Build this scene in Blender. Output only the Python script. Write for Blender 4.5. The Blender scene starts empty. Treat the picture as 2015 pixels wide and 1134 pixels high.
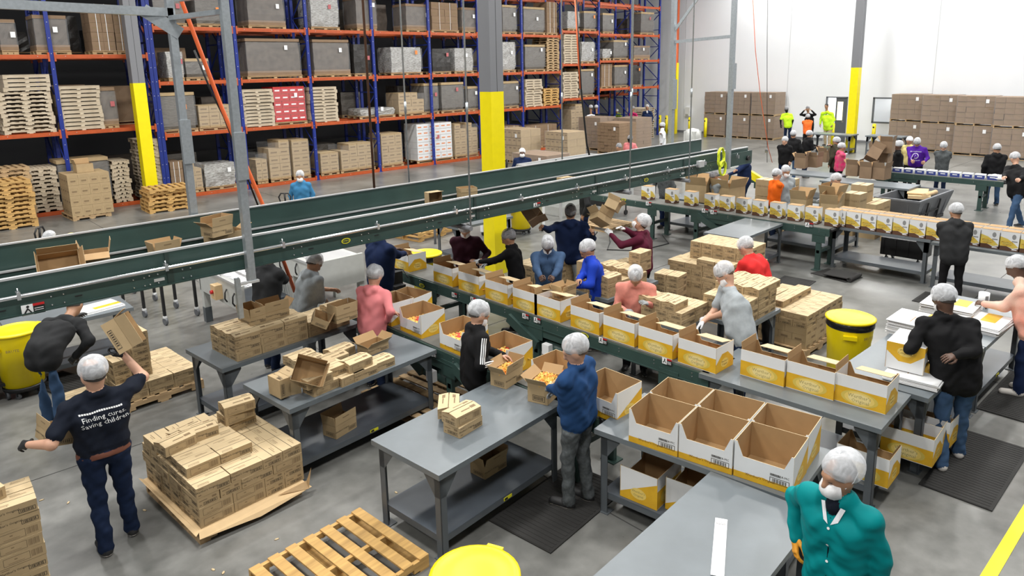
import bpy, math, random
import numpy as np
from mathutils import Vector, Matrix
random.seed(7)
S=bpy.context.scene
COL=S.collection
# ---------------------------------------------------------------- camera (calibrated: principal point above the frame centre)
FPX=1390.0; CX=1008.0; CY=425.0; EYE=np.array([0.0,0.0,4.1])
_a=np.array([2520-CX,-(102-CY),-FPX]); _a/=np.linalg.norm(_a)
_b=np.array([-303-CX,-(161.6-CY),-FPX]); _b-=(_a@_b/np.linalg.norm(_b))*0; _b/=np.linalg.norm(_b)
_b=_b-(_a@_b)*_a; _b/=np.linalg.norm(_b)
ROT=np.array([_a,_b,np.cross(_a,_b)])
cam=bpy.data.cameras.new('camera'); camo=bpy.data.objects.new('camera',cam); COL.objects.link(camo)
m=Matrix([list(ROT[0])+[0],list(ROT[1])+[0],list(ROT[2])+[4.1],[0,0,0,1]]); camo.matrix_world=m
cam.sensor_width=36; cam.lens=FPX/2015*36; cam.shift_x=-0.5/2015*-1*0; cam.shift_y=-(567-CY)/2015; cam.clip_end=300
S.camera=camo
def at(px,py,z=0.0):
    "world point at height z that a pixel of the survey photograph measures"
    d=ROT@np.array([px-CX,-(py-CY),-FPX]); t=(z-EYE[2])/d[2]; p=EYE+t*d; return (float(p[0]),float(p[1]),float(z))
def onY(px,py,Y):
    d=ROT@np.array([px-CX,-(py-CY),-FPX]); p=EYE+d*(Y/d[1]); return tuple(map(float,p))
def onX(px,py,X):
    d=ROT@np.array([px-CX,-(py-CY),-FPX]); p=EYE+d*(X/d[0]); return tuple(map(float,p))
# ---------------------------------------------------------------- world, lamps, exposure
S.view_settings.view_transform='Standard'; S.view_settings.look='None'; S.view_settings.gamma=1; S.view_settings.use_curve_mapping=False
S.view_settings.exposure=0.0
w=bpy.data.worlds.new('world'); S.world=w; w.use_nodes=True
w.node_tree.nodes['Background'].inputs[0].default_value=(.93,.97,1,1); w.node_tree.nodes['Background'].inputs[1].default_value=.28
LAMPE=430
def arealight(x,y,z,sx,sy,e,rot=0):
    l=bpy.data.lights.new('ceiling_lamp_light','AREA'); l.shape='RECTANGLE'; l.size=sx; l.size_y=sy; l.energy=e; l.color=(1,.985,.95)
    o=bpy.data.objects.new('ceiling_lamp_light',l); o.location=(x,y,z); o.rotation_euler=(0,0,rot); COL.objects.link(o)
for gx in range(-1,6):
    for gy in range(0,4):
        arealight(gx*7.0+1.5,gy*6.6-0.5,10.2,1.6,.7,LAMPE)
# ---------------------------------------------------------------- materials
MATS={}
def mat(name,col,rough=.6,metal=0.0,noise=0.0,nscale=8,col2=None,bump=0.0,bscale=60,alpha=1.0,emit=0,spec=None,coat=0,stretch=None,thin=None):
    if name in MATS: return MATS[name]
    m=bpy.data.materials.new(name); m.use_nodes=True; nt=m.node_tree; b=nt.nodes['Principled BSDF']
    c=tuple(col)+(1,)
    b.inputs['Base Color'].default_value=c; b.inputs['Roughness'].default_value=rough; b.inputs['Metallic'].default_value=metal
    if spec is not None: b.inputs['Specular IOR Level'].default_value=spec
    if coat: b.inputs['Coat Weight'].default_value=coat
    if alpha<1: b.inputs['Alpha'].default_value=alpha
    if emit: b.inputs['Emission Color'].default_value=c; b.inputs['Emission Strength'].default_value=emit
    if noise or bump:
        tc=nt.nodes.new('ShaderNodeTexCoord'); mp=nt.nodes.new('ShaderNodeMapping'); nt.links.new(tc.outputs['Object'],mp.inputs[0])
        if stretch: mp.inputs['Scale'].default_value=stretch
    if noise:
        n=nt.nodes.new('ShaderNodeTexNoise'); n.inputs['Scale'].default_value=nscale; n.inputs['Detail'].default_value=4
        nt.links.new(mp.outputs[0],n.inputs['Vector'])
        r=nt.nodes.new('ShaderNodeValToRGB'); r.color_ramp.elements[0].position=.32; r.color_ramp.elements[1].position=.68
        c2=tuple(col2) if col2 else tuple(x*(1-noise) for x in col)
        r.color_ramp.elements[0].color=c2+(1,); r.color_ramp.elements[1].color=c
        nt.links.new(n.outputs[0],r.inputs[0]); nt.links.new(r.outputs[0],b.inputs['Base Color'])
    if bump:
        n2=nt.nodes.new('ShaderNodeTexNoise'); n2.inputs['Scale'].default_value=bscale; n2.inputs['Detail'].default_value=3
        nt.links.new(mp.outputs[0],n2.inputs['Vector'])
        bp=nt.nodes.new('ShaderNodeBump'); bp.inputs['Strength'].default_value=bump; bp.inputs['Distance'].default_value=.02
        nt.links.new(n2.outputs[0],bp.inputs['Height']); nt.links.new(bp.outputs[0],b.inputs['Normal'])
    MATS[name]=m; return m
KRAFT=(.42,.305,.165)
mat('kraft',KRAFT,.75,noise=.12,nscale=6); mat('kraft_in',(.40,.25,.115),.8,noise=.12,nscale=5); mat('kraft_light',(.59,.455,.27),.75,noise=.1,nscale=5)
mat('kraft_brown',(.25,.165,.10),.8,noise=.15,nscale=4); mat('kraft_dark',(.13,.105,.085),.6,noise=.35,nscale=5)
mat('ink',(.05,.038,.025),.8); mat('ink_soft',(.22,.15,.08),.8); mat('ink_grey',(.25,.25,.25),.8)
mat('tape',(.035,.03,.025),.5)
mat('white_card',(.74,.75,.76),.55,noise=.05,nscale=4); mat('yellow_card',(.72,.42,.02),.5,noise=.18,nscale=7,col2=(.60,.33,.012)); mat('pale_yellow',(.76,.56,.14),.5)
mat('glow_yellow',(.78,.64,.28),.5); mat('logo_soft',(.36,.29,.11),.7); mat('logo_brown',(.16,.07,.02),.6); mat('brown_card',(.10,.045,.025),.5); mat('gold_card',(.62,.47,.09),.45)
mat('paper',(.82,.83,.84),.6)
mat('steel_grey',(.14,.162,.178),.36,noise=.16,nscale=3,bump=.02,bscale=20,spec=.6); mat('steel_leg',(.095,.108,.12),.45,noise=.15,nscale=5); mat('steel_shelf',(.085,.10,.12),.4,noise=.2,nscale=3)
mat('green',(.035,.07,.062),.42,noise=.15,nscale=4); mat('green_dark',(.02,.038,.033),.5)
mat('belt',(.022,.021,.02),.75,noise=.2,nscale=20); mat('belt_grey',(.13,.13,.12),.6,noise=.15,nscale=8)
mat('galv',(.48,.52,.55),.35,metal=.7,noise=.15,nscale=30); mat('chrome',(.72,.73,.75),.2,metal=.9); mat('aluminium',(.6,.61,.62),.4,metal=.5)
mat('rack_blue',(.012,.03,.24),.4,noise=.1); mat('rack_orange',(.48,.085,.018),.45,noise=.15); mat('safety_yellow',(.86,.72,.0),.4,noise=.05); mat('can_yellow',(.85,.66,.0),.38,noise=.06,nscale=3)
mat('column_grey',(.18,.185,.20),.5); mat('black',(.012,.012,.013),.5); mat('rubber',(.022,.021,.02),.8,noise=.2,nscale=10,bump=.15,bscale=80,stretch=(1,12,1)); mat('black_gloss',(.012,.012,.013),.2)
mat('wood',(.50,.35,.19),.8,noise=.35,nscale=3,col2=(.33,.22,.115),stretch=(1,6,6)); mat('wood_gold',(.62,.38,.13),.75,noise=.4,nscale=2.5,col2=(.42,.25,.085),stretch=(1,9,9)); mat('wood_pale',(.58,.50,.38),.8,noise=.3,nscale=3,col2=(.42,.34,.24),stretch=(1,6,6))
mat('film',(.75,.77,.80),.18,alpha=.10,bump=.6,bscale=9,stretch=(1,1,5)); mat('film_heavy',(.62,.63,.64),.22,alpha=.38,bump=.8,bscale=7,stretch=(1,1,6))
mat('red_card',(.55,.012,.015),.5,noise=.15); mat('orange_card',(.70,.22,.05),.6); mat('blue_card',(.03,.05,.25),.5)
mat('wrap_grey',(.135,.12,.10),.35,noise=.45,nscale=7,col2=(.075,.065,.055),bump=.5,bscale=12,stretch=(1,1,5)); mat('wrap_silver',(.5,.5,.49),.25,noise=.5,nscale=9,col2=(.2,.19,.17),bump=.8,bscale=10,stretch=(1,1,5)); mat('wrap_black',(.045,.042,.04),.3,noise=.4,nscale=6,bump=.4,bscale=10)
mat('bin_grey',(.115,.122,.135),.4,noise=.08); mat('blue_wood',(.04,.14,.30),.7); mat('hose_yellow',(.65,.75,.03),.4); mat('hose_orange',(.75,.14,.04),.4)
mat('screen',(.75,.85,1),.3,emit=.6); mat('glass',(.8,.85,.85),.08,alpha=.14); mat('pane_glow',(1,.93,.66),.5,emit=.75)
mat('door_grey',(.10,.11,.12),.4); mat('machine_grey',(.50,.51,.49),.4,noise=.08); mat('label_yellow',(.70,.66,.02),.5); mat('pink_label',(.45,.12,.13),.6); mat('orange_label',(.75,.25,.06),.6)
mat('candy_gold',(.75,.36,.03),.3,noise=.5,nscale=40,col2=(.85,.62,.2)); mat('tan_paper',(.62,.44,.24),.8,noise=.1)
# ---------------------------------------------------------------- mesh builder
def rz(a): c,s=math.cos(a),math.sin(a); return np.array([[c,-s,0],[s,c,0],[0,0,1]])
_TX={}
def textpoly(s,bold=False):
    if s in _TX: return _TX[s]
    cu=bpy.data.curves.new('t','FONT'); cu.body=s; cu.resolution_u=1; cu.size=1; cu.align_x='CENTER'; cu.align_y='CENTER'
    if bold: cu.offset=.012
    o=bpy.data.objects.new('t',cu); COL.objects.link(o); dg=bpy.context.evaluated_depsgraph_get(); me=o.evaluated_get(dg).to_mesh()
    v=np.array([tuple(p.co) for p in me.vertices]); f=[tuple(p.vertices) for p in me.polygons]
    o.evaluated_get(dg).to_mesh_clear(); bpy.data.objects.remove(o); bpy.data.curves.remove(cu)
    _TX[s]=(v,f); return _TX[s]
class MB:
    def __init__(s): s.v=[];s.f=[];s.m=[];s.mats=[];s.sm=[];s.T=None
    def mi(s,n):
        if n not in s.mats: s.mats.append(n)
        return s.mats.index(n)
    def add(s,vs,fs,m,smooth=False):
        o=len(s.v); k=s.mi(m)
        for p in vs:
            p=np.array(p,float)
            if s.T is not None: p=s.T[0]@p+s.T[1]
            s.v.append(tuple(p))
        for f in fs: s.f.append(tuple(o+i for i in f)); s.m.append(k); s.sm.append(smooth)
        return s
    def box(s,c,d,m,rot=None,ms=None):
        hx,hy,hz=d[0]/2,d[1]/2,d[2]/2
        vs=np.array([(x,y,z) for z in(-hz,hz) for y in(-hy,hy) for x in(-hx,hx)],float)
        if rot is not None: vs=vs@(rz(rot) if np.isscalar(rot) else rot).T
        vs=vs+np.array(c,float)
        F=[(0,2,3,1),(4,5,7,6),(0,1,5,4),(2,6,7,3),(0,4,6,2),(1,3,7,5)] # -z +z -y +y -x +x
        if ms is None: s.add(vs,F,m)
        else:
            o=len(s.v)
            s.add(vs,[],m)
            for f,mm in zip(F,ms): s.f.append(tuple(o+i for i in f)); s.m.append(s.mi(mm)); s.sm.append(False)
        return s
    def b2(s,x0,x1,y0,y1,z0,z1,m,ms=None): return s.box(((x0+x1)/2,(y0+y1)/2,(z0+z1)/2),(x1-x0,y1-y0,z1-z0),m,ms=ms)
    def bar(s,a,b,w,h,m):
        a=np.array(a,float);b=np.array(b,float);d=b-a;L=np.linalg.norm(d);d/=L
        up=np.array([0,0,1.]) if abs(d[2])<.95 else np.array([1.,0,0])
        y=np.cross(up,d);y/=np.linalg.norm(y);z=np.cross(d,y)
        return s.box((a+b)/2,(L,w,h),m,rot=np.array([d,y,z]).T)
    def cyl(s,a,b,r,m,n=12,r2=None,caps=True,smooth=True):
        a=np.array(a,float);b=np.array(b,float);r2=r if r2 is None else r2
        d=b-a;d/=np.linalg.norm(d);up=np.array([0,0,1.]) if abs(d[2])<.9 else np.array([1.,0,0])
        u=np.cross(up,d);u/=np.linalg.norm(u);w=np.cross(d,u)
        vs=[];
        for k in range(n):
            t=2*math.pi*k/n;e=math.cos(t)*u+math.sin(t)*w;vs.append(a+e*r)
        for k in range(n):
            t=2*math.pi*k/n;e=math.cos(t)*u+math.sin(t)*w;vs.append(b+e*r2)
        s.add(vs,[(k,(k+1)%n,n+(k+1)%n,n+k) for k in range(n)],m,smooth)
        if caps:
            o=len(s.v)-2*n
            s.f.append(tuple(o+k for k in range(n))[::-1]);s.m.append(s.mi(m));s.sm.append(False)
            s.f.append(tuple(o+n+k for k in range(n)));s.m.append(s.mi(m));s.sm.append(False)
        return s
    def tube(s,pts,r,m,n=8):
        pts=[np.array(p,float) for p in pts]; vs=[];u=None
        for i,p in enumerate(pts):
            d=pts[min(i+1,len(pts)-1)]-pts[max(i-1,0)];d/=np.linalg.norm(d)
            if u is None: u=np.cross(d,[.3,.2,.93])
            u=u-(u@d)*d;u/=np.linalg.norm(u);w=np.cross(d,u)
            for k in range(n):
                t=2*math.pi*k/n;vs.append(p+r*(math.cos(t)*u+math.sin(t)*w))
        fs=[(i*n+k,i*n+(k+1)%n,(i+1)*n+(k+1)%n,(i+1)*n+k) for i in range(len(pts)-1) for k in range(n)]
        fs+=[tuple(range(n))[::-1],tuple(range((len(pts)-1)*n,len(pts)*n))]
        return s.add(vs,fs,m,True)
    def lathe(s,prof,m,n=24,c=(0,0,0)):
        vs=[(c[0]+r*math.cos(2*math.pi*k/n),c[1]+r*math.sin(2*math.pi*k/n),c[2]+z) for r,z in prof for k in range(n)]
        return s.add(vs,[(i*n+k,i*n+(k+1)%n,(i+1)*n+(k+1)%n,(i+1)*n+k) for i in range(len(prof)-1) for k in range(n)],m,True)
    def quad(s,o,u,v,m,off=0):
        o=np.array(o,float);u=np.array(u,float);v=np.array(v,float)
        if off: n=np.cross(u,v);n/=np.linalg.norm(n);o=o+n*off
        return s.add([o,o+u,o+u+v,o+v],[(0,1,2,3)],m)
    def text(s,txt,c,u,v,size,m,off=.001,sx=1):
        V,F=textpoly(txt); c=np.array(c,float);u=np.array(u,float);u/=np.linalg.norm(u);v=np.array(v,float);v/=np.linalg.norm(v);n=np.cross(u,v)
        return s.add([c+u*p[0]*size*sx+v*p[1]*size+n*off for p in V],F,m)
    def poly(s,c,u,v,pts,m,off=.001):
        c=np.array(c,float);u=np.array(u,float);v=np.array(v,float);n=np.cross(u,v);n/=np.linalg.norm(n)
        return s.add([c+u*a+v*b+n*off for a,b in pts],[tuple(range(len(pts)))],m)
    def mesh(s,name):
        me=bpy.data.meshes.new(name); me.from_pydata(s.v,[],s.f)
        for n in s.mats: me.materials.append(MATS[n])
        me.polygons.foreach_set('material_index',s.m); me.polygons.foreach_set('use_smooth',s.sm); me.update(); return me
def ob(name,me,parent=None,loc=(0,0,0),rot=0,label=None,cat=None,group=None,kind=None):
    if isinstance(me,MB): me=me.mesh(name)
    o=bpy.data.objects.new(name,me); COL.objects.link(o); o.location=loc
    o.rotation_euler=rot if isinstance(rot,(tuple,list)) else (0,0,rot)
    if parent is not None: o.parent=parent
    if label: o['label']=label
    if cat: o['category']=cat
    if group: o['group']=group
    if kind: o['kind']=kind
    return o
def thing(name,label,cat,loc=(0,0,0),rot=0,group=None): return ob(name,None,None,loc,rot,label,cat,group)
def dup(o,loc=None,rot=None,label=None,group=None,parent=None):
    def cp(x,par):
        c=x.copy(); COL.objects.link(c); c.parent=par
        for ch in KIDS.get(x.name,list(x.children)): cp(ch,c)
        return c
    r=cp(o,parent)
    if loc is not None: r.location=loc
    if rot is not None: r.rotation_euler=rot if isinstance(rot,(tuple,list)) else (0,0,rot)
    if label: r['label']=label
    if group: r['group']=group
    return r
KIDS={}
ORD=['first','second','third','fourth','fifth','sixth','seventh','eighth','ninth','tenth','eleventh','twelfth','thirteenth','fourteenth','fifteenth','sixteenth','seventeenth','eighteenth','nineteenth','twentieth']
# ---------------------------------------------------------------- floor, walls
def floor_mat():
    m=bpy.data.materials.new('concrete'); m.use_nodes=True; nt=m.node_tree; b=nt.nodes['Principled BSDF']
    tc=nt.nodes.new('ShaderNodeTexCoord')
    n=nt.nodes.new('ShaderNodeTexNoise'); n.inputs['Scale'].default_value=.55; n.inputs['Detail'].default_value=8; n.inputs['Roughness'].default_value=.62
    n2=nt.nodes.new('ShaderNodeTexNoise'); n2.inputs['Scale'].default_value=6; n2.inputs['Detail'].default_value=6
    nt.links.new(tc.outputs['Object'],n.inputs['Vector']); nt.links.new(tc.outputs['Object'],n2.inputs['Vector'])
    mx=nt.nodes.new('ShaderNodeMath'); mx.operation='MULTIPLY_ADD'; mx.inputs[1].default_value=.28; nt.links.new(n2.outputs[0],mx.inputs[0]); nt.links.new(n.outputs[0],mx.inputs[2])
    r=nt.nodes.new('ShaderNodeValToRGB'); e=r.color_ramp.elements; e[0].position=.48; e[0].color=(.092,.094,.088,1); e[1].position=.85; e[1].color=(.24,.238,.226,1)
    nt.links.new(mx.outputs[0],r.inputs[0]); nt.links.new(r.outputs[0],b.inputs['Base Color'])
    rr=nt.nodes.new('ShaderNodeMapRange'); rr.inputs[3].default_value=.22; rr.inputs[4].default_value=.42; nt.links.new(n2.outputs[0],rr.inputs[0]); nt.links.new(rr.outputs[0],b.inputs['Roughness'])
    MATS['concrete']=m
floor_mat()
mat('wall_white',(.80,.82,.85),.6,noise=.02,nscale=1); mat('wall_shaded',(.06,.06,.065),.8); mat('joint',(.05,.05,.048),.8); mat('line_yellow',(.80,.72,.0),.5,noise=.12,nscale=12); mat('wall_joint',(.55,.56,.58),.7)
ob('floor',MB().b2(-25,60,-20,46,-.2,0,'concrete'),kind='structure')
WX=37.6
ob('wall_right',MB().b2(WX,WX+.3,-20,15.0,0,11,'wall_white').b2(WX,WX+.3,15.0,16.0,2.3,11,'wall_white').b2(WX,WX+.3,16.0,46,0,11,'wall_white').mesh('wall_right') if False else (lambda b:b)(MB().b2(WX,WX+.3,13.62,14.85,0,11,'wall_white').b2(WX,WX+.3,12.36,13.62,0,1.03,'wall_white').b2(WX,WX+.3,12.36,13.62,2.3,11,'wall_white').b2(WX,WX+.3,-20,12.36,0,11,'wall_white').b2(WX,WX+.3,14.85,15.95,2.3,11,'wall_white').b2(WX,WX+.3,15.95,46,0,11,'wall_white')),kind='structure')
ob('wall_back',MB().b2(-25,60,40,40.3,0,11,'wall_shaded'),kind='structure')  # near-black colour stands in for the shade behind the racks
ob('ceiling',MB().b2(-25,60,-20,46,11,11.2,'wall_white'),kind='structure')
ob('baseboard_right',MB().b2(WX-.03,WX,16.0,46,0,.13,'column_grey').b2(WX-.03,WX,-20,14.8,0,.13,'column_grey'),kind='structure')
i=0
for Y in (18.1,11.0,24.6,4.0):
    i+=1; ob('trim_%d'%i,MB().b2(WX-.01,WX-.002,Y-.012,Y+.012,0,11,'wall_joint'),kind='structure')
# floor joints
for k,(a,b) in enumerate([((-5,8.35),(40,8.0)),((-5,3.2),(40,2.9)),((4.6,-5),(4.9,40)),((.2,-5),(.4,40)),((10.3,-5),(10.3,40)),((-5,17),(40,17)),((19,-5),(19,40))]):
    i+=1; ob('trim_%d'%i,MB().bar((a[0],a[1],.001),(b[0],b[1],.001),.012,.002,'joint'),kind='structure')
l1=at(2015,995);l2=at(1920,1134)
ob('floor_stripe',MB().bar((5.0,1.06,.002),(12,.96,.002),.10,.004,'line_yellow'),label='yellow painted floor line in the lower right corner',cat='floor marking')
# window into office
wd=ob('window_1',MB().b2(WX-.03,WX+.1,12.36,12.42,1.03,2.3,'door_grey').b2(WX-.03,WX+.1,13.56,13.62,1.03,2.3,'door_grey').b2(WX-.03,WX+.1,12.36,13.62,1.03,1.1,'door_grey').b2(WX-.03,WX+.1,12.36,13.62,2.23,2.3,'door_grey'),kind='structure')
ob('pane',MB().b2(WX+.03,WX+.04,12.42,13.56,1.1,2.23,'glass'),wd)
dr=ob('door_1',MB().b2(WX-.03,WX+.1,14.85,14.91,0,2.3,'door_grey').b2(WX-.03,WX+.1,15.89,15.95,0,2.3,'door_grey').b2(WX-.03,WX+.1,14.85,15.95,2.24,2.3,'door_grey'),kind='structure')
lf=ob('door_leaf',MB().b2(WX+.02,WX+.06,14.91,15.45,0,2.24,'door_grey',None).b2(WX,WX+.02,15.0,15.1,1.0,1.05,'chrome'),dr)
ob('pane',MB().b2(WX-.002,WX+.018,15.08,15.36,1.1,2.05,'pane_glow'),lf)  # opaque pane glows by itself, painting in the lit room behind the door
ob('office_wall',MB().b2(WX+2.2,WX+2.3,11,18,0,3,'wall_white').b2(WX+.3,WX+2.3,11,11.1,0,3,'wall_white').b2(WX+.3,WX+2.3,16.5,16.6,0,3,'wall_white').b2(WX+.3,WX+2.3,14.3,14.4,0,3,'wall_white').b2(WX+.3,WX+2.3,11,17,2.9,3,'wall_white'),kind='structure')
sh=thing('shelf_unit','dark shelf unit with small items seen through the office window','shelf',(WX+1.6,12.7,0))
ob('frame',MB().b2(-.2,.2,-.55,.35,0,2.3,'black'),sh)
for k in range(4):
    for q in range(5): ob('jar',MB().cyl((-.24,-.45+q*.16,1.15+k*.27),(-.24,-.45+q*.16,1.30+k*.27),.05,['paper','orange_card','paper','label_yellow'][k],8),sh)
arealight(WX+1.2,12.7,2.8,1,1,60); arealight(WX+1.2,15.5,2.8,1,1,90)
dsp=thing('dispenser','white wall-mounted dispenser on the white wall left of the bollards','dispenser',(WX-.08,24.25,1.0)); ob('case',MB().b2(-.08,.07,-.17,.17,0,.55,'white_card').b2(-.11,-.08,-.1,.1,.05,.15,'aluminium'),dsp)
# ---------------------------------------------------------------- columns
def column(x,y,s,zs,label):
    t=thing('column',label,'column',(x,y,0))
    ob('yellow_base',MB().b2(-s/2,s/2,-s/2,s/2,0,zs,'safety_yellow'),t)
    ob('grey_shaft',MB().b2(-s/2,s/2,-s/2,s/2,zs,11,'column_grey').b2(-.004,.004,-s/2-.002,-s/2,zs,11,'black'),t)
column(9.28,10.43,.33,3.66,'grey steel column with yellow base, behind the green overhead conveyor, centre of hall')
c=at(1686,132,3.75); column(c[0]*.79,c[1]*.79,.34,3.8,'grey steel column with yellow base in front of the white wall')
column(8.0*.866,28.3*.866,.36,3.88,'grey steel column with yellow base in front of the left pallet racks')
for k,(px,py,l) in enumerate([(1357,268,'nearest the rack end'),(1388,270,'beside the wrapped pallets'),(1637,285,'in front of the office door'),(1718,282,'below the office window'),(1761,285,'left of the right-hand wrapped pallets'),(1299,245,'in front of the tall pallet stack'),(1312,243,'left of the far yellow post')]):
    p=at(px,py,0); s=min(1,36.4/p[0]) 
    ob('bollard',MB().cyl((0,0,0),(0,0,1.05),.085,'safety_yellow',14).lathe([(.085,1.05),(.06,1.09),(0,1.1)],'safety_yellow',14).box((-.087,0,.92),(.006,.07,.08),'black'),None,(p[0]*s,p[1]*s,0),0,'yellow steel bollard '+l,'bollard')
pp=onX(1336,262,36.6)
ob('post_guard',MB().b2(-.12,.12,-.15,.15,0,4.2,'safety_yellow').b2(-.1,.1,-.12,.12,4.2,8,'rack_orange'),None,(36.6,24.6,0),0,'tall yellow corner post at the end of the racks against the white wall','post')
# ---------------------------------------------------------------- racks
RY=24.95
def upright(me_h,braces=True,top='rack_blue'):
    b=MB()
    for y in (0,1.07): b.b2(-.055,.055,y-.04,y+.04,0,me_h,'rack_blue')
    for y in (0,1.07): b.b2(-.09,.09,y-.07,y+.07,0,.02,'rack_blue')
    z=.4;k=0
    while z<me_h-.9:
        b.bar((0,.02,z),(0,1.05,z),.03,.04,'rack_blue'); b.bar((0,.02 if k%2 else 1.05,z),(0,1.05 if k%2 else .02,z+.9),.03,.04,'rack_blue'); z+=.95;k+=1
    for z in np.arange(.3,me_h,.45): b.box((0,-.042,z),(.02,.006,.02),'aluminium')
    return b.mesh('upright')
def rack(y,xs,levels,label,h=8.6):
    t=thing('pallet_rack',label,'rack',(0,y,0))
    um=upright(h); cache={}
    for x in xs: ob('upright',um,t,(x,0,0))
    for i in range(len(xs)-1):
        L=xs[i+1]-xs[i]-.11
        for z in levels[i]:
            for yy in (-.02,1.09):
                key=round(L,2)
                if key not in cache:
                    b=MB(); b.b2(.0,L,-.03,.03,-.12,0,'rack_orange').b2(0,.05,-.045,.035,-.2,.06,'rack_orange').b2(L-.05,L,-.045,.035,-.2,.06,'rack_orange').b2(0,L,-.034,-.03,-.10,-.085,'rack_orange')
                    for q in (.3,L/2,L-.3): b.box((q,-.032,-.05),(.02,.006,.015),'aluminium')
                    cache[key]=b.mesh('beam')
                ob('beam',cache[key],t,(xs[i]+.055,yy,z))
    return t
LA=[.12,2.5,4.77,7.05]; LB=[.12,2.2,3.9,5.66,7.45]; LC=[2.5,4.25,5.9,7.6]; LD=[2.9,4.4,5.8,7.35]
rack(RY,[-.7,2.0,4.8,7.5],[LA]*3,'blue and orange pallet rack bays left of the left yellow column')
rack(RY,[7.62,10.34,13.06,15.9,18.7,21.45,24.2,26.95,29.9,32.65,35.4],[LB]*7+[LC]*1+[LD]*2,'blue and orange pallet rack row holding wrapped loads across the back')
rack(RY+1.45,[-.7,2.0,4.8,7.5,10.34,13.06,15.9,18.7,21.45,24.2,26.95,29.9,32.65,35.4],[LA]*3+[LB]*7+[LC]*3,'second blue pallet rack row standing back to back behind the front row')
# ---------------------------------------------------------------- work tables
def table(near,rot,L,W,label,H=.85,shelf=True,long='x',group=None,leg=.06,sticker=True):
    "near = the corner of the top nearest the camera (min x, min y); L along local x"
    t=thing('work_table',label,'table',(near[0],near[1],0),math.radians(rot),group)
    th=.05; lg=.07
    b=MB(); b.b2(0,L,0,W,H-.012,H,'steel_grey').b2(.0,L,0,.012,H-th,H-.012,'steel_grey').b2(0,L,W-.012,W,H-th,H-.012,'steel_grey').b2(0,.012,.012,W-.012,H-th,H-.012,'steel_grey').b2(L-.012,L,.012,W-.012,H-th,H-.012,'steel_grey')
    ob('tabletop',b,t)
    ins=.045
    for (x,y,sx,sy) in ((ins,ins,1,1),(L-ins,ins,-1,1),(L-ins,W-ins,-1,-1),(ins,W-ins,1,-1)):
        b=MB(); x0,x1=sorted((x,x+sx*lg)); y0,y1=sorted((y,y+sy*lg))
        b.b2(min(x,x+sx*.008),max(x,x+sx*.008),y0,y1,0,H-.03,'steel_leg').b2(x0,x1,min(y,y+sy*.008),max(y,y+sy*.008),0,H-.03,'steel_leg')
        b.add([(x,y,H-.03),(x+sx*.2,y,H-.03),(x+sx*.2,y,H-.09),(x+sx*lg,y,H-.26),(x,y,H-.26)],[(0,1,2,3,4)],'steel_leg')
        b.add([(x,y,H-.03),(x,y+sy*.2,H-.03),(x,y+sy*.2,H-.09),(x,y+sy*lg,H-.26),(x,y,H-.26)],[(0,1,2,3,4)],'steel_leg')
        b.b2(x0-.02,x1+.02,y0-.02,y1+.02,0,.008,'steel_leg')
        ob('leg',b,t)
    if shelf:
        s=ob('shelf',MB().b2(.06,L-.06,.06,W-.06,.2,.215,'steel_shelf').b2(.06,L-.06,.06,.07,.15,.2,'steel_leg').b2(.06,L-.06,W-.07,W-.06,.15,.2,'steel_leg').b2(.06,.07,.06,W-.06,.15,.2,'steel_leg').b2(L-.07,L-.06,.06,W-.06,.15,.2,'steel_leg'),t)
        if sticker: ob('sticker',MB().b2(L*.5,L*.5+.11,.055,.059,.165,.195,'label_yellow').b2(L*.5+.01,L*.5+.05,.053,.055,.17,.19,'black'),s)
    return t
def tbl_px(px,py,rot,L,W,label,corner='near',**k):
    p=at(px,py,.85); a=math.radians(rot); u=np.array([math.cos(a),math.sin(a)]); v=np.array([-math.sin(a),math.cos(a)])
    q=np.array(p[:2])
    if corner=='right': q=q-u*L
    if corner=='left': q=q-v*W
    return table(q,rot,L,W,label,**k)
tbl_px(864,937,5,1.66,.9,'grey steel table with three kraft cartons, front centre')
tM=at(1570,990,.85)
table((4.79,2.06),7,.92,1.80,'grey steel table carrying five empty white display boxes')
tbl_px(1612,1012,4,1.83,.86,'bare grey steel table with a white paper strip in the foreground',corner='right')
table((6.36,2.0),3,.92,1.82,'grey steel table with three yellow display boxes, beside the yellow can')
table((7.30,1.90),-1,1.83,.92,'grey steel table stacked with flat white boxes, by the man in blue jeans')
table((9.15,1.86),-1,1.83,.92,'grey steel table where the person in a peach top works, right edge')
tbl_px(437,727,5,1.9,.92,'grey steel table with a three-high block of kraft cartons, left')
tbl_px(570,807,5,1.95,.92,'grey steel table with tipped open kraft cartons, left of the front table')
table((14.16,3.93),0,.76,1.83,'grey steel table with retail boxes left of the black-jacketed person')
table((14.05,2.02),1,.76,1.86,'grey steel table with retail boxes right of the black-jacketed person',shelf=True)
table((13.95,.15),1,.76,1.83,'grey steel table with retail boxes at the right edge of the hall')
tbl_px(1463,470,2,1.83,.84,'bare grey steel table behind the tall pallet of kraft cartons')
table((7.86,4.12),2,.95,.9,'grey steel table piled with kraft cartons behind the man in grey tee',sticker=False)
table((7.25,4.66),2,.56,.85,'small grey table under cartons left of the man in grey tee',sticker=False)
table((7.5,6.07),1,1.25,.9,'grey table under cartons behind the royal blue jacket',sticker=False)
table((1.15,10.9),0,1.5,.8,'grey table under the overhead conveyor with a flat yellow box, left',H=.82)
table((20.3,8.2),0,.9,1.9,'grey table with brown cartons in front of the dark-jacketed group')
table((19.6,6.05),0,.9,2.3,'grey table with brown cartons beside the woman in pink camouflage')
table((32.5,12.6),0,.9,1.9,'empty grey table behind the right yellow column near the white wall')
table((32.8,10.6),0,.9,1.5,'empty grey table below the office window beside wrapped pallets')
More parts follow.
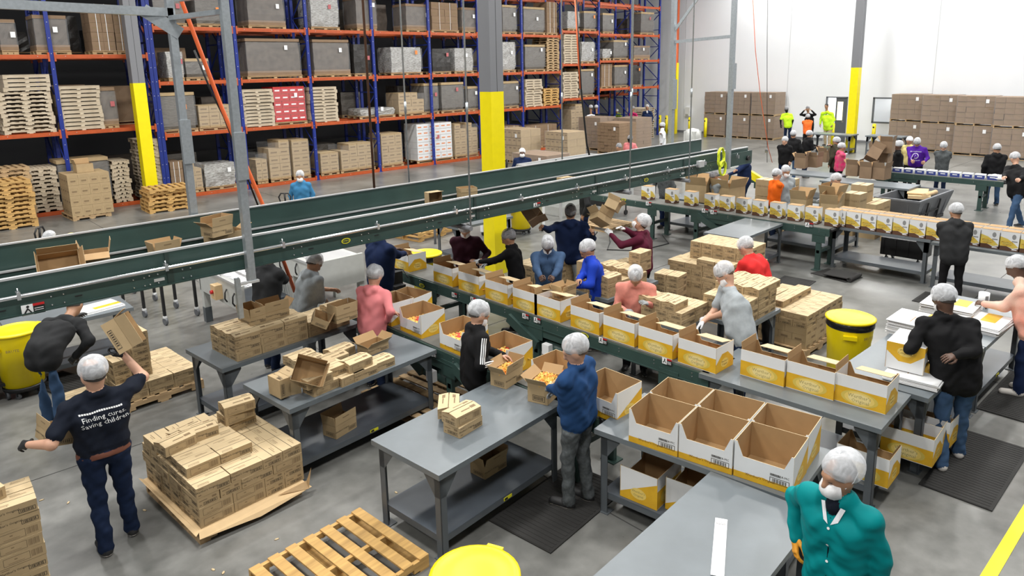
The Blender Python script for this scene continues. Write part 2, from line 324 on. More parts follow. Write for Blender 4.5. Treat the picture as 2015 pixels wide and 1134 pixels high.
# ---------------------------------------------------------------- overhead conveyor
oc=thing('overhead_conveyor','long green overhead belt conveyor hung on rods across the hall','conveyor',(0,0,0))
X0,X1=-3.0,14.05
ob('near_side',MB().b2(X0,X1,7.5,7.53,2.0,2.17,'green').b2(X0,X1,7.47,7.53,2.0,2.012,'green').b2(X0,X1,7.56,7.58,2.15,2.33,'green').b2(X0,X1,7.5,7.58,2.165,2.18,'green_dark').b2(X0,X1,7.555,7.60,2.325,2.345,'aluminium'),oc)
ob('belt',MB().b2(X0,X1-.1,7.6,8.3,2.13,2.16,'belt'),oc)
ob('far_side',MB().b2(X0,X1,8.3,8.33,2.0,2.24,'green').b2(X0,X1,8.28,8.33,2.235,2.25,'aluminium').b2(X0,X1,8.28,8.31,2.165,2.175,'aluminium'),oc)
ob('guard_panel',MB().b2(X0,13.5,8.36,8.375,2.2,2.5,'green').b2(X0,13.5,8.35,8.385,2.495,2.51,'aluminium'),oc)
ob('end_plate',MB().b2(13.2,14.1,7.49,7.51,2.0,2.27,'green').cyl((14.0,7.52,2.13),(14.0,8.3,2.13),.06,'black',12).cyl((13.9,7.44,2.12),(13.9,7.49,2.12),.05,'black',12),oc)
ob('air_pipe',MB().cyl((X0,7.44,2.19),(11.9,7.44,2.19),.019,'chrome',10).box((12.0,7.44,2.2),(.16,.08,.12),'aluminium'),oc)
for k in range(14):
    X=-1.6+k*1.25; ob('bracket',MB().box((X,7.44,2.2),(.03,.07,.07),'chrome').cyl((X,7.44,2.2),(X,7.44,2.27),.006,'chrome',6),oc)
for X in (3.7-.0,6.35,9.0,11.6): 
    X=X if X!=3.7 else 2.2
    j=MB().b2(X-.03,X+.03,7.49,7.497,2.0,2.17,'green_dark').b2(X-.02,X+.02,7.545,7.562,2.17,2.32,'green_dark')
    for dx in (-.2,-.12,.12,.2):
        for dz in (.04,.13): j.cyl((X+dx,7.485,2+dz),(X+dx,7.5,2+dz),.007,'chrome',6)
    j.b2(X-.16,X-.06,7.492,7.498,2.055,2.085,'aluminium'); ob('joint_plate',j,oc)
for X in (.6,1.2,1.9,3.6,4.5,5.5,7.6,8.4,10.2,10.9,12.4):
    j=MB()
    for dx in (-.05,.05):
        for dz in (.04,.12): j.cyl((X+dx,7.485,2+dz),(X+dx,7.5,2+dz),.006,'chrome',6)
    j.b2(X+.14,X+.2,7.494,7.499,2.07,2.08,'black'); ob('bolt_group',j,oc)
for (px,py) in ((681,474),(1272,354)):
    p=onY(px,py,7.49); b=MB(); n=20
    b.poly((0,0,0),(1,0,0),(0,0,1),[(.062*math.cos(2*math.pi*k/n),.035*math.sin(2*math.pi*k/n)) for k in range(n)],'label_yellow',.002)
    b.poly((0,0,0),(1,0,0),(0,0,1),[(.05*math.cos(2*math.pi*k/n),.025*math.sin(2*math.pi*k/n)) for k in range(n)],'green_dark',.003)
    b.text('HYTROL',(0,0,0),(1,0,0),(0,0,1),.025,'label_yellow',.004)
    ob('badge',b,oc,(p[0],7.488,p[2]))
def warn(px,py,parent,plane='Y',v=7.49,s=1):
    p=onY(px,py,v) if plane=='Y' else onX(px,py,v)
    b=MB(); b.b2(-.09*s,0,-.003,0,-.05*s,.05*s,'paper').b2(0,.09*s,-.003,0,-.05*s,.05*s,'black').b2(0,.09*s,-.005,-.003,.028*s,.05*s,'red_card')
    b.bar((-.07*s,-.005,-.03*s),(-.04*s,-.005,.015*s),.002,.012*s,'black').bar((-.04*s,-.005,.01*s),(-.015*s,-.005,-.03*s),.002,.01*s,'black').cyl((-.04*s,-.006,.03*s),(-.04*s,-.004,.03*s),.012*s,'black',8)
    for q in range(3): b.b2(.01*s,.08*s,-.005,-.003,(-.035+q*.018)*s,(-.030+q*.018)*s,'paper')
    r=0 if plane=='Y' else -math.pi/2
    return ob('warning_label',b,parent,(p[0]-parent.location[0],p[1]-parent.location[1],p[2]),r)
warn(66,608,oc); warn(1057,404,oc,s=.8)
# hanger rods and frames
def rod(name,pts,r,m,label,cat='rod',sq=False):
    b=MB()
    if sq: b.bar(pts[0],pts[1],r*2,r*2,m)
    else: b.cyl(pts[0],pts[1],r,m,8)
    return ob(name,b,None,(0,0,0),0,label,cat)
TOP=10.9
fr=thing('support_gantry','galvanised strut frame holding the overhead conveyor, left','frame')
ob('near_post',MB().b2(2.95,3.03,7.36,7.44,1.86,TOP,'galv').b2(3.031,3.035,7.38,7.42,1.9,TOP,'black').b2(2.93,3.05,7.33,7.36,3.0,3.5,'galv'),fr)
ob('far_post',MB().b2(2.79,2.87,8.46,8.54,2.0,TOP,'galv').b2(2.871,2.875,8.48,8.52,2.0,TOP,'black').b2(2.77,2.89,8.43,8.46,3.1,3.6,'galv'),fr)
ob('cross_bar',MB().bar((2.99,7.4,4.72),(2.83,8.5,4.72),.08,.05,'galv'),fr)
ob('side_beam',MB().bar((-2.5,8.5,4.86),(2.85,8.5,4.78),.08,.09,'galv').bar((2.9,8.45,4.55),(2.55,8.5,4.8),.01,.14,'galv'),fr)
ob('near_beam',MB().bar((2.9,8.45,4.92),(3.0,7.35,4.90),.06,.05,'galv').bar((2.5,7.4,4.96),(2.99,7.4,4.94),.08,.04,'galv'),fr)
ob('lower_bracket',MB().bar((2.82,7.36,1.95),(2.82,7.36,1.5),.05,.05,'galv').b2(2.84,3.06,7.35,7.4,1.86,1.885,'aluminium'),fr)
fr=thing('support_gantry','galvanised strut frame holding the far end of the overhead conveyor','frame')
ob('near_post',MB().b2(12.91,13.0,7.36,7.44,2.0,TOP,'galv').b2(12.89,13.02,7.33,7.36,3.6,4.1,'galv'),fr)
ob('far_post',MB().b2(12.5,12.6,8.46,8.54,2.2,TOP,'galv').b2(12.48,12.62,8.43,8.46,3.2,3.8,'galv'),fr)
ob('cross_bar',MB().bar((12.55,8.5,4.55),(12.95,7.4,4.62),.06,.06,'galv'),fr)
ob('brace',MB().bar((12.55,8.5,4.75),(12.75,7.9,5.6),.05,.05,'galv'),fr)
for px,yb,X,Y,z,l in ((925,440,6.13,7.4,1.93,'near rod in front of the centre yellow column'),(805,355,5.9,8.5,2.2,'far rod left of the centre column'),(1236,360,9.72,7.4,1.95,'near rod above the retail boxes'),(1119,318,9.2,8.5,2.2,'far rod right of the centre column'),(1361,345,11.55,7.4,1.93,'near rod left of the yellow hose coil'),(1248,290,11.2,8.5,2.2,'far rod left of the yellow hose coil')):
    h=thing('hanger_rod','thin galvanised hanger '+l,'rod',(X,Y,0)); ob('rod',MB().cyl((0,0,z),(0,0,TOP),.012,'galv',8),h); ob('coupling',MB().cyl((0,0,3.5),(0,0,3.66),.018,'galv',8),h)
    if Y<8: ob('cross_tube',MB().cyl((-.02,-.03,z),(-.02,.9,z),.035,'column_grey',10),h)
b=onY(518,404,9.3);tp=onY(357,0,9.3)
ob('air_hose',MB().tube([(tp[0]-.15,9.3,7),tp,tuple((np.array(tp)+np.array(b))/2+np.array([-.03,0,0])),b,(b[0]+.35,9.3,1.0)],.026,'hose_orange').tube([(tp[0]+.1,9.33,4.4),(tp[0]+.25,9.33,3.9),tuple((np.array(tp)+np.array(b))/2+np.array([-.01,.03,-.1])),(b[0]-.05,9.35,b[2])],.012,'black'),None,(0,0,0),0,'thick orange hose slanting down behind the left hanger frame','hose')
ob('cable',MB().cyl((4.93,7.9,2.6),(4.93,7.9,TOP),.016,'brown_card',8),None,(0,0,0),0,'dark straight cable hanging left of the centre column','cable')
a=[onY(x,y,9.6) for x,y in ((1134,0),(1139,90),(1144,175),(1155,283),(1160,305))]
ob('cable',MB().tube(a,.02,'black').tube([(p[0]-.03,9.6,p[2]) for p in a[:3]],.014,'hose_orange'),None,(0,0,0),0,'black and orange cable hanging right of the centre column','cable')
a=[onY(x,y,9) for x,y in ((1482,0),(1487,100),(1497,190),(1512,290),(1520,320))]
ob('cable',MB().tube(a,.008,'hose_orange'),None,(0,0,0),0,'thin orange cable hanging in front of the white wall','cable')
a=[onY(x,y,9) for x,y in ((1511,0),(1510,100),(1510,320))]
ob('cable',MB().tube(a,.006,'black'),None,(0,0,0),0,'thin black cable hanging in front of the white wall','cable')
a=[onX(x,y,36) for x,y in ((1330,0),(1332,110),(1325,180),(1322,300))]
ob('cable',MB().tube(a,.05,'hose_orange'),None,(0,0,0),0,'orange conduit beside the yellow corner post at the rack end','cable')
co=[]; 
for k in range(90):
    t=k/90*2*math.pi*5; r=.13+.02*math.sin(3.1*t); co.append((12.62+r*math.cos(t)*.8,7.36+.02*math.sin(t*2.3),2.27+.19*math.sin(t)*1.0-.12*(k%18<9)*0))
for k in range(60):
    t=k/60*2*math.pi*4; co.append((12.68+.11*math.cos(t),7.35+.02*math.cos(t*1.7),2.05+.15*math.sin(t)))
ob('hose_coil',MB().tube(co,.011,'hose_yellow',6),None,(0,0,0),0,'coiled bright yellow hose hanging on the far end of the overhead conveyor','hose')
# ---------------------------------------------------------------- floor conveyors
def conveyor(x0,x1,y0,y1,z,label,legs,axis='y',rollers=False,drives=()):
    t=thing('belt_conveyor',label,'conveyor',(x0,y0,0)); W=x1-x0; L=y1-y0
    ob('near_side',MB().b2(0,.03,0,L,z-.14,z-.01,'green').b2(-.015,.03,0,L,z-.15,z-.14,'green'),t)
    ob('far_side',MB().b2(W-.03,W,0,L,z-.14,z-.01,'green'),t)
    ob('belt',MB().b2(.03,W-.03,.02,L-.02,z-.05,z,'belt_grey'),t)
    for y in (0,L): ob('end_roller',MB().cyl((.04,y,z-.04),(W-.04,y,z-.04),.035,'black',10),t)
    bb=MB()
    for k in range(int(L/.5)):
        for q in (-.08,-.04): bb.cyl((-.006,.2+k*.5,z+q),(0,.2+k*.5,z+q),.007,'chrome',6)
    ob('bolts',bb,t)
    for y in legs:
        g=ob('support',MB().b2(0,.05,y-.05,y+.05,0,z-.14,'green').b2(W-.05,W,y-.05,y+.05,0,z-.14,'green').b2(0,W,y-.03,y+.03,.35,.41,'green').b2(-.06,.1,y-.09,y+.09,0,.012,'green').b2(W-.1,W+.06,y-.09,y+.09,0,.012,'green').b2(-.01,0,y-.13,y+.13,z-.3,z-.1,'green'),t)
    for y in drives:
        m=ob('motor',MB().cyl((.12,y-.2,z-.4),(.12,y+.2,z-.4),.10,'green',16).box((-.02,y+.02,z-.38),(.08,.12,.14),'paper').box((.15,y+.3,z-.35),(.22,.18,.24),'green').b2(.0,.06,y-.5,y+.6,z-.25,z-.14,'green'),t)
        ob('belt_guard',MB().bar((-.03,y+.75,z-.12),(-.03,y+.2,z-.38),.05,.13,'green'),t)
    return t
c1=conveyor(6.30,6.92,3.72,9.9,.85,'green belt conveyor carrying filled yellow display boxes, centre',(.5,2.6,4.9),drives=(2.35,))
c2=conveyor(4.80,5.42,4.0,8.8,.80,'lower green belt conveyor with open boxes of candy, in front of the main line',(.3,2.3,4.3),drives=(1.4,2.6))
c3=conveyor(13.76,14.4,5.6,11.8,.87,'green belt conveyor with spaced brown and white retail boxes, behind',(.2,3.0,4.2),drives=(2.2,))
for (px,py,c,v) in ((895,581,c1,6.29),(932,590,c1,6.29),(1035,623,c1,6.29),(1058,631,c1,6.29),(1187,671,c1,6.29),(1313,712,c1,6.29),(835,690,c2,4.77),(853,697,c2,4.77)): warn(px,py,c,'X',v,.7)
for (px,py,c,v) in ((1277,401,c3,13.75),(1388,415,c3,13.75),(1405,418,c3,13.75),(1593,443,c3,13.75)): warn(px,py,c,'X',v,.9)
for px,py,c,v in ((1151,660,c1,6.29),(831,562,c1,6.29),(1228,393,c3,13.75)):
    p=onX(px,py,v); n=18; b=MB().poly((0,0,0),(0,-1,0),(0,0,1),[(.07*math.cos(2*math.pi*k/n),.032*math.sin(2*math.pi*k/n)) for k in range(n)],'label_yellow',.004); b.poly((0,0,0),(0,-1,0),(0,0,1),[(.055*math.cos(2*math.pi*k/n),.022*math.sin(2*math.pi*k/n)) for k in range(n)],'green_dark',.005); b.text('HYTROL',(0,0,0),(0,-1,0),(0,0,1),.026,'label_yellow',.006)
    ob('badge',b,c,(p[0]-c.location[0],p[1]-c.location[1],p[2]))
p=at(1777,338,.85);q=at(1944,351,.85)
c4=conveyor(22.3,22.9,4.6,8.3,.85,'green conveyor at the far right with small dark blue boxes',(.5,3.0),drives=(2.6,))
c5=conveyor(18.9,19.5,9.5,12.2,.85,'green conveyor with yellow guard at the far side of the hall',(.3,2.3))
# ---------------------------------------------------------------- cartons
TH=.004
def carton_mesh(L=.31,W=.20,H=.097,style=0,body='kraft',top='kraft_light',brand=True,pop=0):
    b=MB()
    b.box((0,0,H/2),(L,W,H),body,ms=[body,top,body,body,body,body])  # top face paler than the sides: overhead light put into the card colour
    if pop: # flaps sprung slightly open along the middle
        b.add([(-L/2,-W/2,H),(L/2,-W/2,H),(L/2,-.004,H+pop),(-L/2,-.004,H+pop)],[(0,1,2,3)],top)
        b.add([(-L/2,W/2,H),(-L/2,.004,H+pop),(L/2,.004,H+pop),(L/2,W/2,H)],[(0,1,2,3)],top)
        b.add([(-L/2,-W/2,H),(-L/2,0,H+pop*.6),(-L/2,W/2,H)],[(0,1,2)],'kraft_in'); b.add([(L/2,-W/2,H),(L/2,W/2,H),(L/2,0,H+pop*.6)],[(0,1,2)],'kraft_in')
    else: b.b2(-L/2,L/2,-.0025,.0025,H,H+.0006,'tape')
    def frame(c,u,v,w,h,t,m,off=.0012):
        c=np.array(c,float);u=np.array(u,float);v=np.array(v,float)
        for (x0,x1,y0,y1) in ((0,w,0,t),(0,w,h-t,h),(0,t,t,h-t),(w-t,w,t,h-t)):
            b.quad(c+u*x0+v*y0,u*(x1-x0),v*(y1-y0),m,off)
    def bars(c,u,v,w,h,n,m='ink',off=.0012):
        for k in range(n):
            b.quad(np.array(c)+np.array(u)*(w*k/n),np.array(u)*w/n*(.35+.3*((k*7)%3)/2),np.array(v)*h,m,off)
    U=np.array
    def faceA(o,u,v,Lf):
        o=U(o,float);u=U(u,float);v=U(v,float)
        if brand: b.text("Werther's Original",o+u*Lf*.30+v*H*.55,u,v,.026,'ink',.0012)
        else: b.quad(o+u*Lf*.08+v*H*.5,u*Lf*.4,v*.012,'ink_soft',.0012)
        b.quad(o+u*Lf*.05+v*H*.80,u*Lf*.16,v*.005,'ink_soft',.0012); b.quad(o+u*Lf*.05+v*H*.18,u*Lf*.08,v*.01,'ink_soft',.0012)
        frame(o+u*Lf*.60+v*H*.16,u,v,Lf*.36,H*.34,.0035,'ink'); bars(o+u*(Lf*.64)+v*H*.22,u,v,Lf*.28,H*.22,9)
    def faceB(o,u,v,Lf):
        o=U(o,float);u=U(u,float);v=U(v,float)
        frame(o+u*Lf*.10+v*H*.14,u,v,Lf*.56,H*.66,.0018,'ink'); bars(o+u*Lf*.69+v*H*.22,u,v,Lf*.24,H*.56,9,'ink_soft')
        b.quad(o+u*Lf*.2+v*H*.26,u*Lf*.34,v*.003,'ink_soft',.0012); b.quad(o+u*Lf*.33+v*H*.5,u*.02,v*.008,'ink_soft',.0012)
    def faceE(o,u,v,Wf):
        o=U(o,float);u=U(u,float);v=U(v,float)
        b.quad(o+u*Wf*.08+v*H*.62,u*Wf*.36,v*.007,'ink_soft',.0012); b.quad(o+u*Wf*.66+v*H*.6,u*Wf*.2,v*.018,'ink_soft',.0012)
        frame(o+u*Wf*.26+v*H*.14,u,v,Wf*.62,H*.30,.003,'ink'); bars(o+u*Wf*.31+v*H*.2,u,v,Wf*.52,H*.18,8)
        b.quad(o+u*Wf*.08+v*H*.2,u*Wf*.1,v*.008,'ink_soft',.0012)
    x,y=L/2,W/2
    fs=(faceA,faceB) if style==0 else (faceB,faceA)
    fs[0]((-x,-y,0),(1,0,0),(0,0,1),L); fs[1]((x,y,0),(-1,0,0),(0,0,1),L)
    faceE((-x,y,0),(0,-1,0),(0,0,1),W); faceE((x,-y,0),(0,1,0),(0,0,1),W)
    if pop:
        for sgn in (-1,1):
            o=U((-x*.6,sgn*y*.72,H+pop*.28)); b.box((0,sgn*y*.55,H+pop*.45+.001),(L*.34,.012,.001),'ink_soft',rot=np.array(Matrix.Rotation(-sgn*math.atan2(pop,y),3,'X')))
            b.box((L*.3,sgn*y*.5,H+pop*.5+.001),(L*.2,.03,.001),'ink_soft',rot=np.array(Matrix.Rotation(-sgn*math.atan2(pop,y),3,'X')))
    else:
        for (cx,cy,w,h) in ((-.05,-.05,.11,.006),(-.03,-.066,.07,.004),(.07,.05,.1,.006),(.05,.066,.06,.004)): b.quad((cx*L/.31-w/2,cy*W/.2,H),(w,0,0),(0,h,0),'ink_soft',.001)
        frame((L*.1,W*.33,H),(1,0,0),(0,1,0),L*.3,W*.1,.002,'ink')
    return b.mesh('carton')
CM=[carton_mesh(style=0),carton_mesh(style=1),carton_mesh(style=0,pop=.018),carton_mesh(style=1,pop=.02)]
CARTN=0
PILE=[]
def put_carton(x,y,z,rot,label,group=None,me=None,tilt=None,name='candy_carton'):
    global CARTN; CARTN+=1
    r=(tilt[0],tilt[1],rot) if tilt else rot
    return ob(name,me or CM[random.random()<.45],None,(x,y,z),r,label,'box',group)
LAY=['bottom layer','second layer up','third layer up','fourth layer up','fifth layer up','sixth layer up','seventh layer up','eighth layer up','ninth layer up','tenth layer up','eleventh layer up']
def block(origin,rot,z0,layers,where,group,hidden=True,sx=.315,sy=.205,h=.099,kinds=(0,1),jit=.004,lay0=0,low=0):
    """origin = near corner (min local x,y). layers: list of lists of (x0,y0,nx,ny,turn): nx*ny cartons, turn=1 puts the long side on y"""
    a=math.radians(rot); u=np.array([math.cos(a),math.sin(a)]); v=np.array([-math.sin(a),math.cos(a)])
    cells=[]
    for li,lay in enumerate(layers):
        top=li==len(layers)-1
        pos=[]
        for (x0,y0,nx,ny,tn) in lay:
            dx,dy=(sy,sx) if tn else (sx,sy)
            for i in range(nx):
                for j in range(ny): pos.append((x0+dx*(i+.5),y0+dy*(j+.5),tn,dx,dy))
        cells.append(pos)
    for li,pos in enumerate(cells):
        X1=max(p[0]+p[3]/2 for p in pos); 
        for (x,y,tn,dx,dy) in pos:
            if hidden and li<len(cells)-1:
                covered=any(abs(q[0]-x)<.12 and abs(q[1]-y)<.12 for q in cells[li+1])
                front=not any(q[1]<y-.03 and abs(q[0]-x)<.16 for q in pos) ; left=not any(q[0]<x-.03 and abs(q[1]-y)<.13 for q in pos)
                right=x>X1-.17
                if covered and not(front or left): continue
                if li<low:
                    p=np.array(origin)+u*x+v*y; PILE.append((p[0],p[1],z0+li*h,a+(math.pi/2 if tn else 0))); continue
            # place words from the real position
            row='front row' if y<.2 else ('%s row'%ORD[int(y/.2)] )
            c='%s from left'%ORD[int(x/.2)] 
            lab='kraft carton, layer %s, %s, %s, %s'%(ORD[li+lay0],row,c,where)
            p=np.array(origin)+u*x+v*y
            k=kinds[random.random()<.45]
            r=a+(math.pi/2 if tn else 0)+random.uniform(-.02,.02)+(math.pi if random.random()<.5 else 0)
            put_carton(p[0]+random.uniform(-jit,jit),p[1]+random.uniform(-jit,jit),z0+li*h,r,lab,group,CM[k])
# ---------------------------------------------------------------- pallets
def pallet_parts(Lx=1.02,Ly=1.22,m='wood',nd=7,full=False):
    "stringers run along x; deck boards run along y"
    s=MB()
    s.b2(0,Lx,-.019,.019,0,.09,m); s.b2(0,.14,-.019,.019,-.0,.002,m)
    sm=s.mesh('stringer'); d=MB().b2(-.045 if not full else -.07,.045 if not full else .07,0,Ly,0,.016,m).mesh('deck_board')
    return sm,d
PP={}
def pallet(loc,rot,label,m='wood',nd=7,group=None,Lx=1.02,Ly=1.22,joined=False,z=None,notch=True,name='wood_pallet'):
    key=(m,nd,Lx,Ly,joined)
    if key not in PP:
        def stringer(b,y):
            # notched stringer: feet at ends and middle
            b.b2(0,Lx,y-.019,y+.019,.055,.106,m); 
            for x0,x1 in ((0,.16),(Lx*.42,Lx*.58),(Lx-.16,Lx)): b.b2(x0,x1,y-.019,y+.019,.016,.055,m)
        w=.095 if nd>=7 else .09
        if joined:
            b=MB()
            for y in (.02,Ly/2,Ly-.02): stringer(b,y)
            for k in range(nd): x=.05+k*(Lx-.1)/(nd-1); b.b2(x-w/2,x+w/2,0,Ly,.106,.122,m)
            for x in (.05,Lx/2,Lx-.05): b.b2(x-.05,x+.05,0,Ly,0,.016,m)
            PP[key]=b.mesh('pallet')
        else:
            b=MB(); stringer(b,0); PP[key]=(b.mesh('stringer'),MB().b2(-w/2,w/2,0,Ly,0,.016,m).mesh('deck_board'))
    if joined: return ob(name,PP[key],None,loc,rot,label,'pallet',group)
    t=thing(name,label,'pallet',loc,rot,group); sm,dm=PP[key]
    for y in (.02,Ly/2,Ly-.02): ob('stringer',sm,t,(0,y,0))
    for k in range(nd): x=.05+k*(Lx-.1)/(nd-1); ob('deck_board',dm,t,(x,random.uniform(-.004,.004),.106),random.uniform(-.006,.006))
    for x in (.05,Lx/2,Lx-.05): ob('bottom_board',dm,t,(x,0,0))
    return t
PH=.122
# front loaded pallet
o=at(392,1072,0); OR=(1.76,6.03); R0=4.0
pallet((OR[0]-.03,OR[1]-.03,0),math.radians(R0),'wooden pallet under the front left block of kraft cartons')
b=MB(); b.b2(-.03,1.02,-.03,1.24,.123,.127,'tan_paper'); 
b.add([(-.03,-.03,.127),(1.02,-.03,.127),(1.04,-.13,.10),(.5,-.13,.055),(-.05,-.08,.09)],[(0,4,3,2,1)],'tan_paper'); b.add([(-.03,-.03,.127),(-.03,1.24,.127),(-.07,1.26,.15),(-.07,-.06,.12)],[(0,3,2,1)][::-1] ,'tan_paper')
b.add([(.72,-.05,.13),(1.04,-.04,.13),(1.09,-.06,.26),(1.0,-.14,.10)],[(0,1,2,3),(3,2,1,0)],'tan_paper')
ob('slip_sheet',b,None,(OR[0],OR[1],0),math.radians(R0),'crumpled brown slip sheet sticking out over the front left pallet','paper')
G='kraft cartons on the front left pallet'
A=[(0,0,2,1,0),(.63,0,2,1,1),(0,.205,1,5,0),(.315,.31,3,3,1)]
L0=[(0,0,3,6,0)]
full=[(0,0,2,6,0),(.63,0,2,4,1)]
full2=[(0,0,2,4,1),(.41,0,2,6,0)]
block(OR,R0,.128,[full,full,full2,full],'front left pallet',G)
l5=[(.02,.22,2,1,0),(.02,.425,2,2,0),(0,.86,3,1,1)]
block(OR,R0,.128+4*.099,[l5],'atop front left pallet',G)
for k,(x,y,z,r,po) in enumerate([(.12,.68,5,8,3),(.36,.72,5,-3,2),(.33,.98,4,10,2),(.80,.83,4,5,0),(.78,.80,5,0,1),(.79,.78,6,-8,3)]):
    a=math.radians(R0); X=OR[0]+x*math.cos(a)-y*math.sin(a); Y=OR[1]+x*math.sin(a)+y*math.cos(a)
    put_carton(X,Y,.128+z*.099,math.radians(R0+r),['open-flapped carton left on top of front left pallet','popped-flap carton middle of the top of front left pallet','popped-flap carton behind the loose ones atop front left pallet','lowest of three small cartons piled atop front left pallet','middle of three small cartons piled atop front left pallet','topmost sprung carton of three atop front left pallet'][k],G,CM[po])
# bottom-left stack
o=at(38,1134,0)
block((.02,6.22),-2,.0,[[(.0,0,2,2,0)] for k in range(9)],'stack in bottom left corner','cartons stacked in the bottom left corner')
put_carton(.30,6.42,9*.099,.35,'sprung open carton on top of the bottom left corner stack','cartons stacked in the bottom left corner',CM[3])
# mid-left pallet
OP=(1.98,9.22); R1=4
pallet((OP[0]-.03,OP[1]-.03,0),math.radians(R1),'wooden pallet behind the man in the printed navy tee')
G='kraft cartons on the pallet behind the printed navy tee'
block(OP,R1,.125,[[(0,0,3,5,0)],[(0,0,3,5,0)]],'pallet behind printed tee',G)
block(OP,R1,.125+.198,[[(.25,.2,1,2,1)]]*6,'tower behind printed navy tee',G)
block(OP,R1,.125+.198,[[(0,.2,1,1,1)]]*3,'left pile behind printed tee',G)
# far-left end of pallet
block((1.45,9.3),6,0,[[(0,0,1,2,0)]]*3,'low pile left of the bald man','cartons piled left of the bald man')
# table left 1: three high block
p=at(467,713,.85); T1=(p[0]-.0,p[1]+.0)
G='kraft cartons on the left steel table'
block(T1,5,.852,[[(0,0,3,3,0),(.95,0,1,2,0),(1.27,.02,1,2,0)]]*2,'left steel table',G)
block(T1,5,.852+2*.099,[[(0,0,3,3,0),(1.27,.02,1,1,0)]],'top of left steel table',G,kinds=(2,3))
# open cartons
def open_carton(L=.31,W=.20,H=.13,ang=(.5,.5,.5,.5),out='kraft',inn='kraft_in',fl=None,pr=True,Lf=None):
    "returns meshes: body, four flaps [(name, mesh, loc, rot)]; ang = fold of flaps -y,+y,-x,+x measured outward from upright"
    b=MB(); t=TH
    b.b2(-L/2,L/2,-W/2,W/2,0,t,out); 
    b.b2(-L/2,L/2,-W/2,-W/2+t,t,H,inn,ms=[inn,out,out,inn,out,out]); b.b2(-L/2,L/2,W/2-t,W/2,t,H,inn,ms=[inn,out,inn,out,out,out])
    b.b2(-L/2,-L/2+t,-W/2+t,W/2-t,t,H,inn,ms=[inn,out,out,out,out,inn]); b.b2(L/2-t,L/2,-W/2+t,W/2-t,t,H,inn,ms=[inn,out,out,out,inn,out])
    b.b2(-L/2+t,L/2-t,-W/2+t,W/2-t,t,t*1.5,inn)
    if pr:
        for sg in (-1,1):
            o=np.array([-sg*-L/2*-1 if 0 else (-L/2 if sg<0 else L/2),sg*W/2,0]); u=np.array([1. if sg<0 else -1.,0,0]); v=np.array([0,0,1.])
            b.text("Werther's Original",o+u*L*.3+v*H*.5,u,v,.026,'ink',.0015)
            for q in ((.60,.13,.36,.012),(.60,.40,.36,.012),(.60,.13,.012,.28),(.95,.13,.012,.28)): b.quad(o+u*L*q[0]+v*H*q[1],u*L*q[2],v*max(.003,H*q[3]),'ink',.0015)
            for k in range(8): b.quad(o+u*L*(.64+k*.036)+v*H*.18,u*L*.017,v*H*.18,'ink',.0015)
            o=np.array([sg*L/2,sg*-W/2*-1 if 0 else (W/2 if sg<0 else -W/2),0]); u=np.array([0,-1. if sg<0 else 1.,0])
            for q in ((.25,.12,.6,.02),(.25,.4,.6,.02),(.25,.12,.02,.28),(.84,.12,.02,.3)): b.quad(o+u*W*q[0]+v*H*q[1],u*W*q[2],v*H*q[3],'ink',.0015)
            for k in range(7): b.quad(o+u*W*(.31+k*.07)+v*H*.18,u*W*.035,v*H*.18,'ink',.0015)
    fl=fl or W/2
    fm=MB().b2(-L/2+.001,L/2-.001,-t,0,0,fl,inn,ms=[out,out,out,inn,out,out]); 
    if pr: fm.b2(-L*.15,L*.15,-t-.001,-t,fl*.5,fl*.62,'ink_soft')
    fe=MB().b2(-W/2+.001,W/2-.001,-t,0,0,fl,inn,ms=[out,out,out,inn,out,out])
    parts=[('flap',fm,(0,-W/2,H),(ang[0],0,0)),('flap',fm,(0,W/2,H),(ang[1],0,math.pi)),('flap',fe,(-L/2,0,H),(ang[2],0,-math.pi/2)),('flap',fe,(L/2,0,H),(ang[3],0,math.pi/2))]
    return b,parts
def put_open(loc,rot,label,group=None,tilt=(0,0),fill=None,name='open_carton',**k):
    b,ps=open_carton(**k)
    t=thing(name,label,'box',loc,0,group); t.rotation_euler=(tilt[0],tilt[1],rot)
    ob('body',b,t)
    for n,m_,l,r in ps:
        if r[0] is not None and abs(r[0])<2.9: ob(n,m_,t,l,r)
    if fill: candy(t,k.get('L',.31),k.get('W',.2),k.get('H',.13)*fill)
    return t
random.seed(11)
CANDY=[]
for q in range(2):
    b=MB()
    b.v=[];
    for k in range(260):
        x=random.uniform(-.5,.5);y=random.uniform(-.5,.5);z=random.uniform(0,.06)+.06*math.cos(x*3)*math.cos(y*3)
        a=random.uniform(0,6.28); M=np.array(Matrix.Rotation(random.uniform(-.7,.7),3,'X')@Matrix.Rotation(random.uniform(-.7,.7),3,'Y')@Matrix.Rotation(a,3,'Z'))
        b.box((x*.9,y*.88,z),(.20,.10,.02),random.choice(['candy_gold','candy_gold','pale_yellow','orange_card','red_card' if q else 'candy_gold']),rot=M)
    CANDY.append(b.mesh('candy'))
def candy(t,L,W,h):
    o=ob('candy',CANDY[random.random()<.5],t,(0,0,h)); o.scale=(L-.02,W-.02,.35); o['kind']='stuff'; return o
rad=math.radians
def on(px,py,z): return at(px,py,z)
def oc_put(px,py,z,rot,label,**k):
    p=at(px,py,z); return put_open((p[0],p[1],z),rad(rot),label,**k)
# open cartons on left block
oc_put(497,632,1.152,5,'open-topped carton with raised flaps at left end of the left table block',L=.2,W=.31,H=.10,ang=(0,.1,.1,-.1),fl=.1)
oc_put(540,622,1.152,2,'wide carton with upright flap on the left table block',H=.1,ang=(.05,.5,.2,.7),fl=.12)
oc_put(675,628,1.055,5,'open carton with tall flaps at the right end of left table block',H=.1,ang=(0,-.1,-.1,.1),fl=.12)
oc_put(628,635,1.055,60,'tilted carton leaning between others on the left table block',H=.1,ang=(0,2.95,2.95,2.95),tilt=(.5,0),fl=.12)
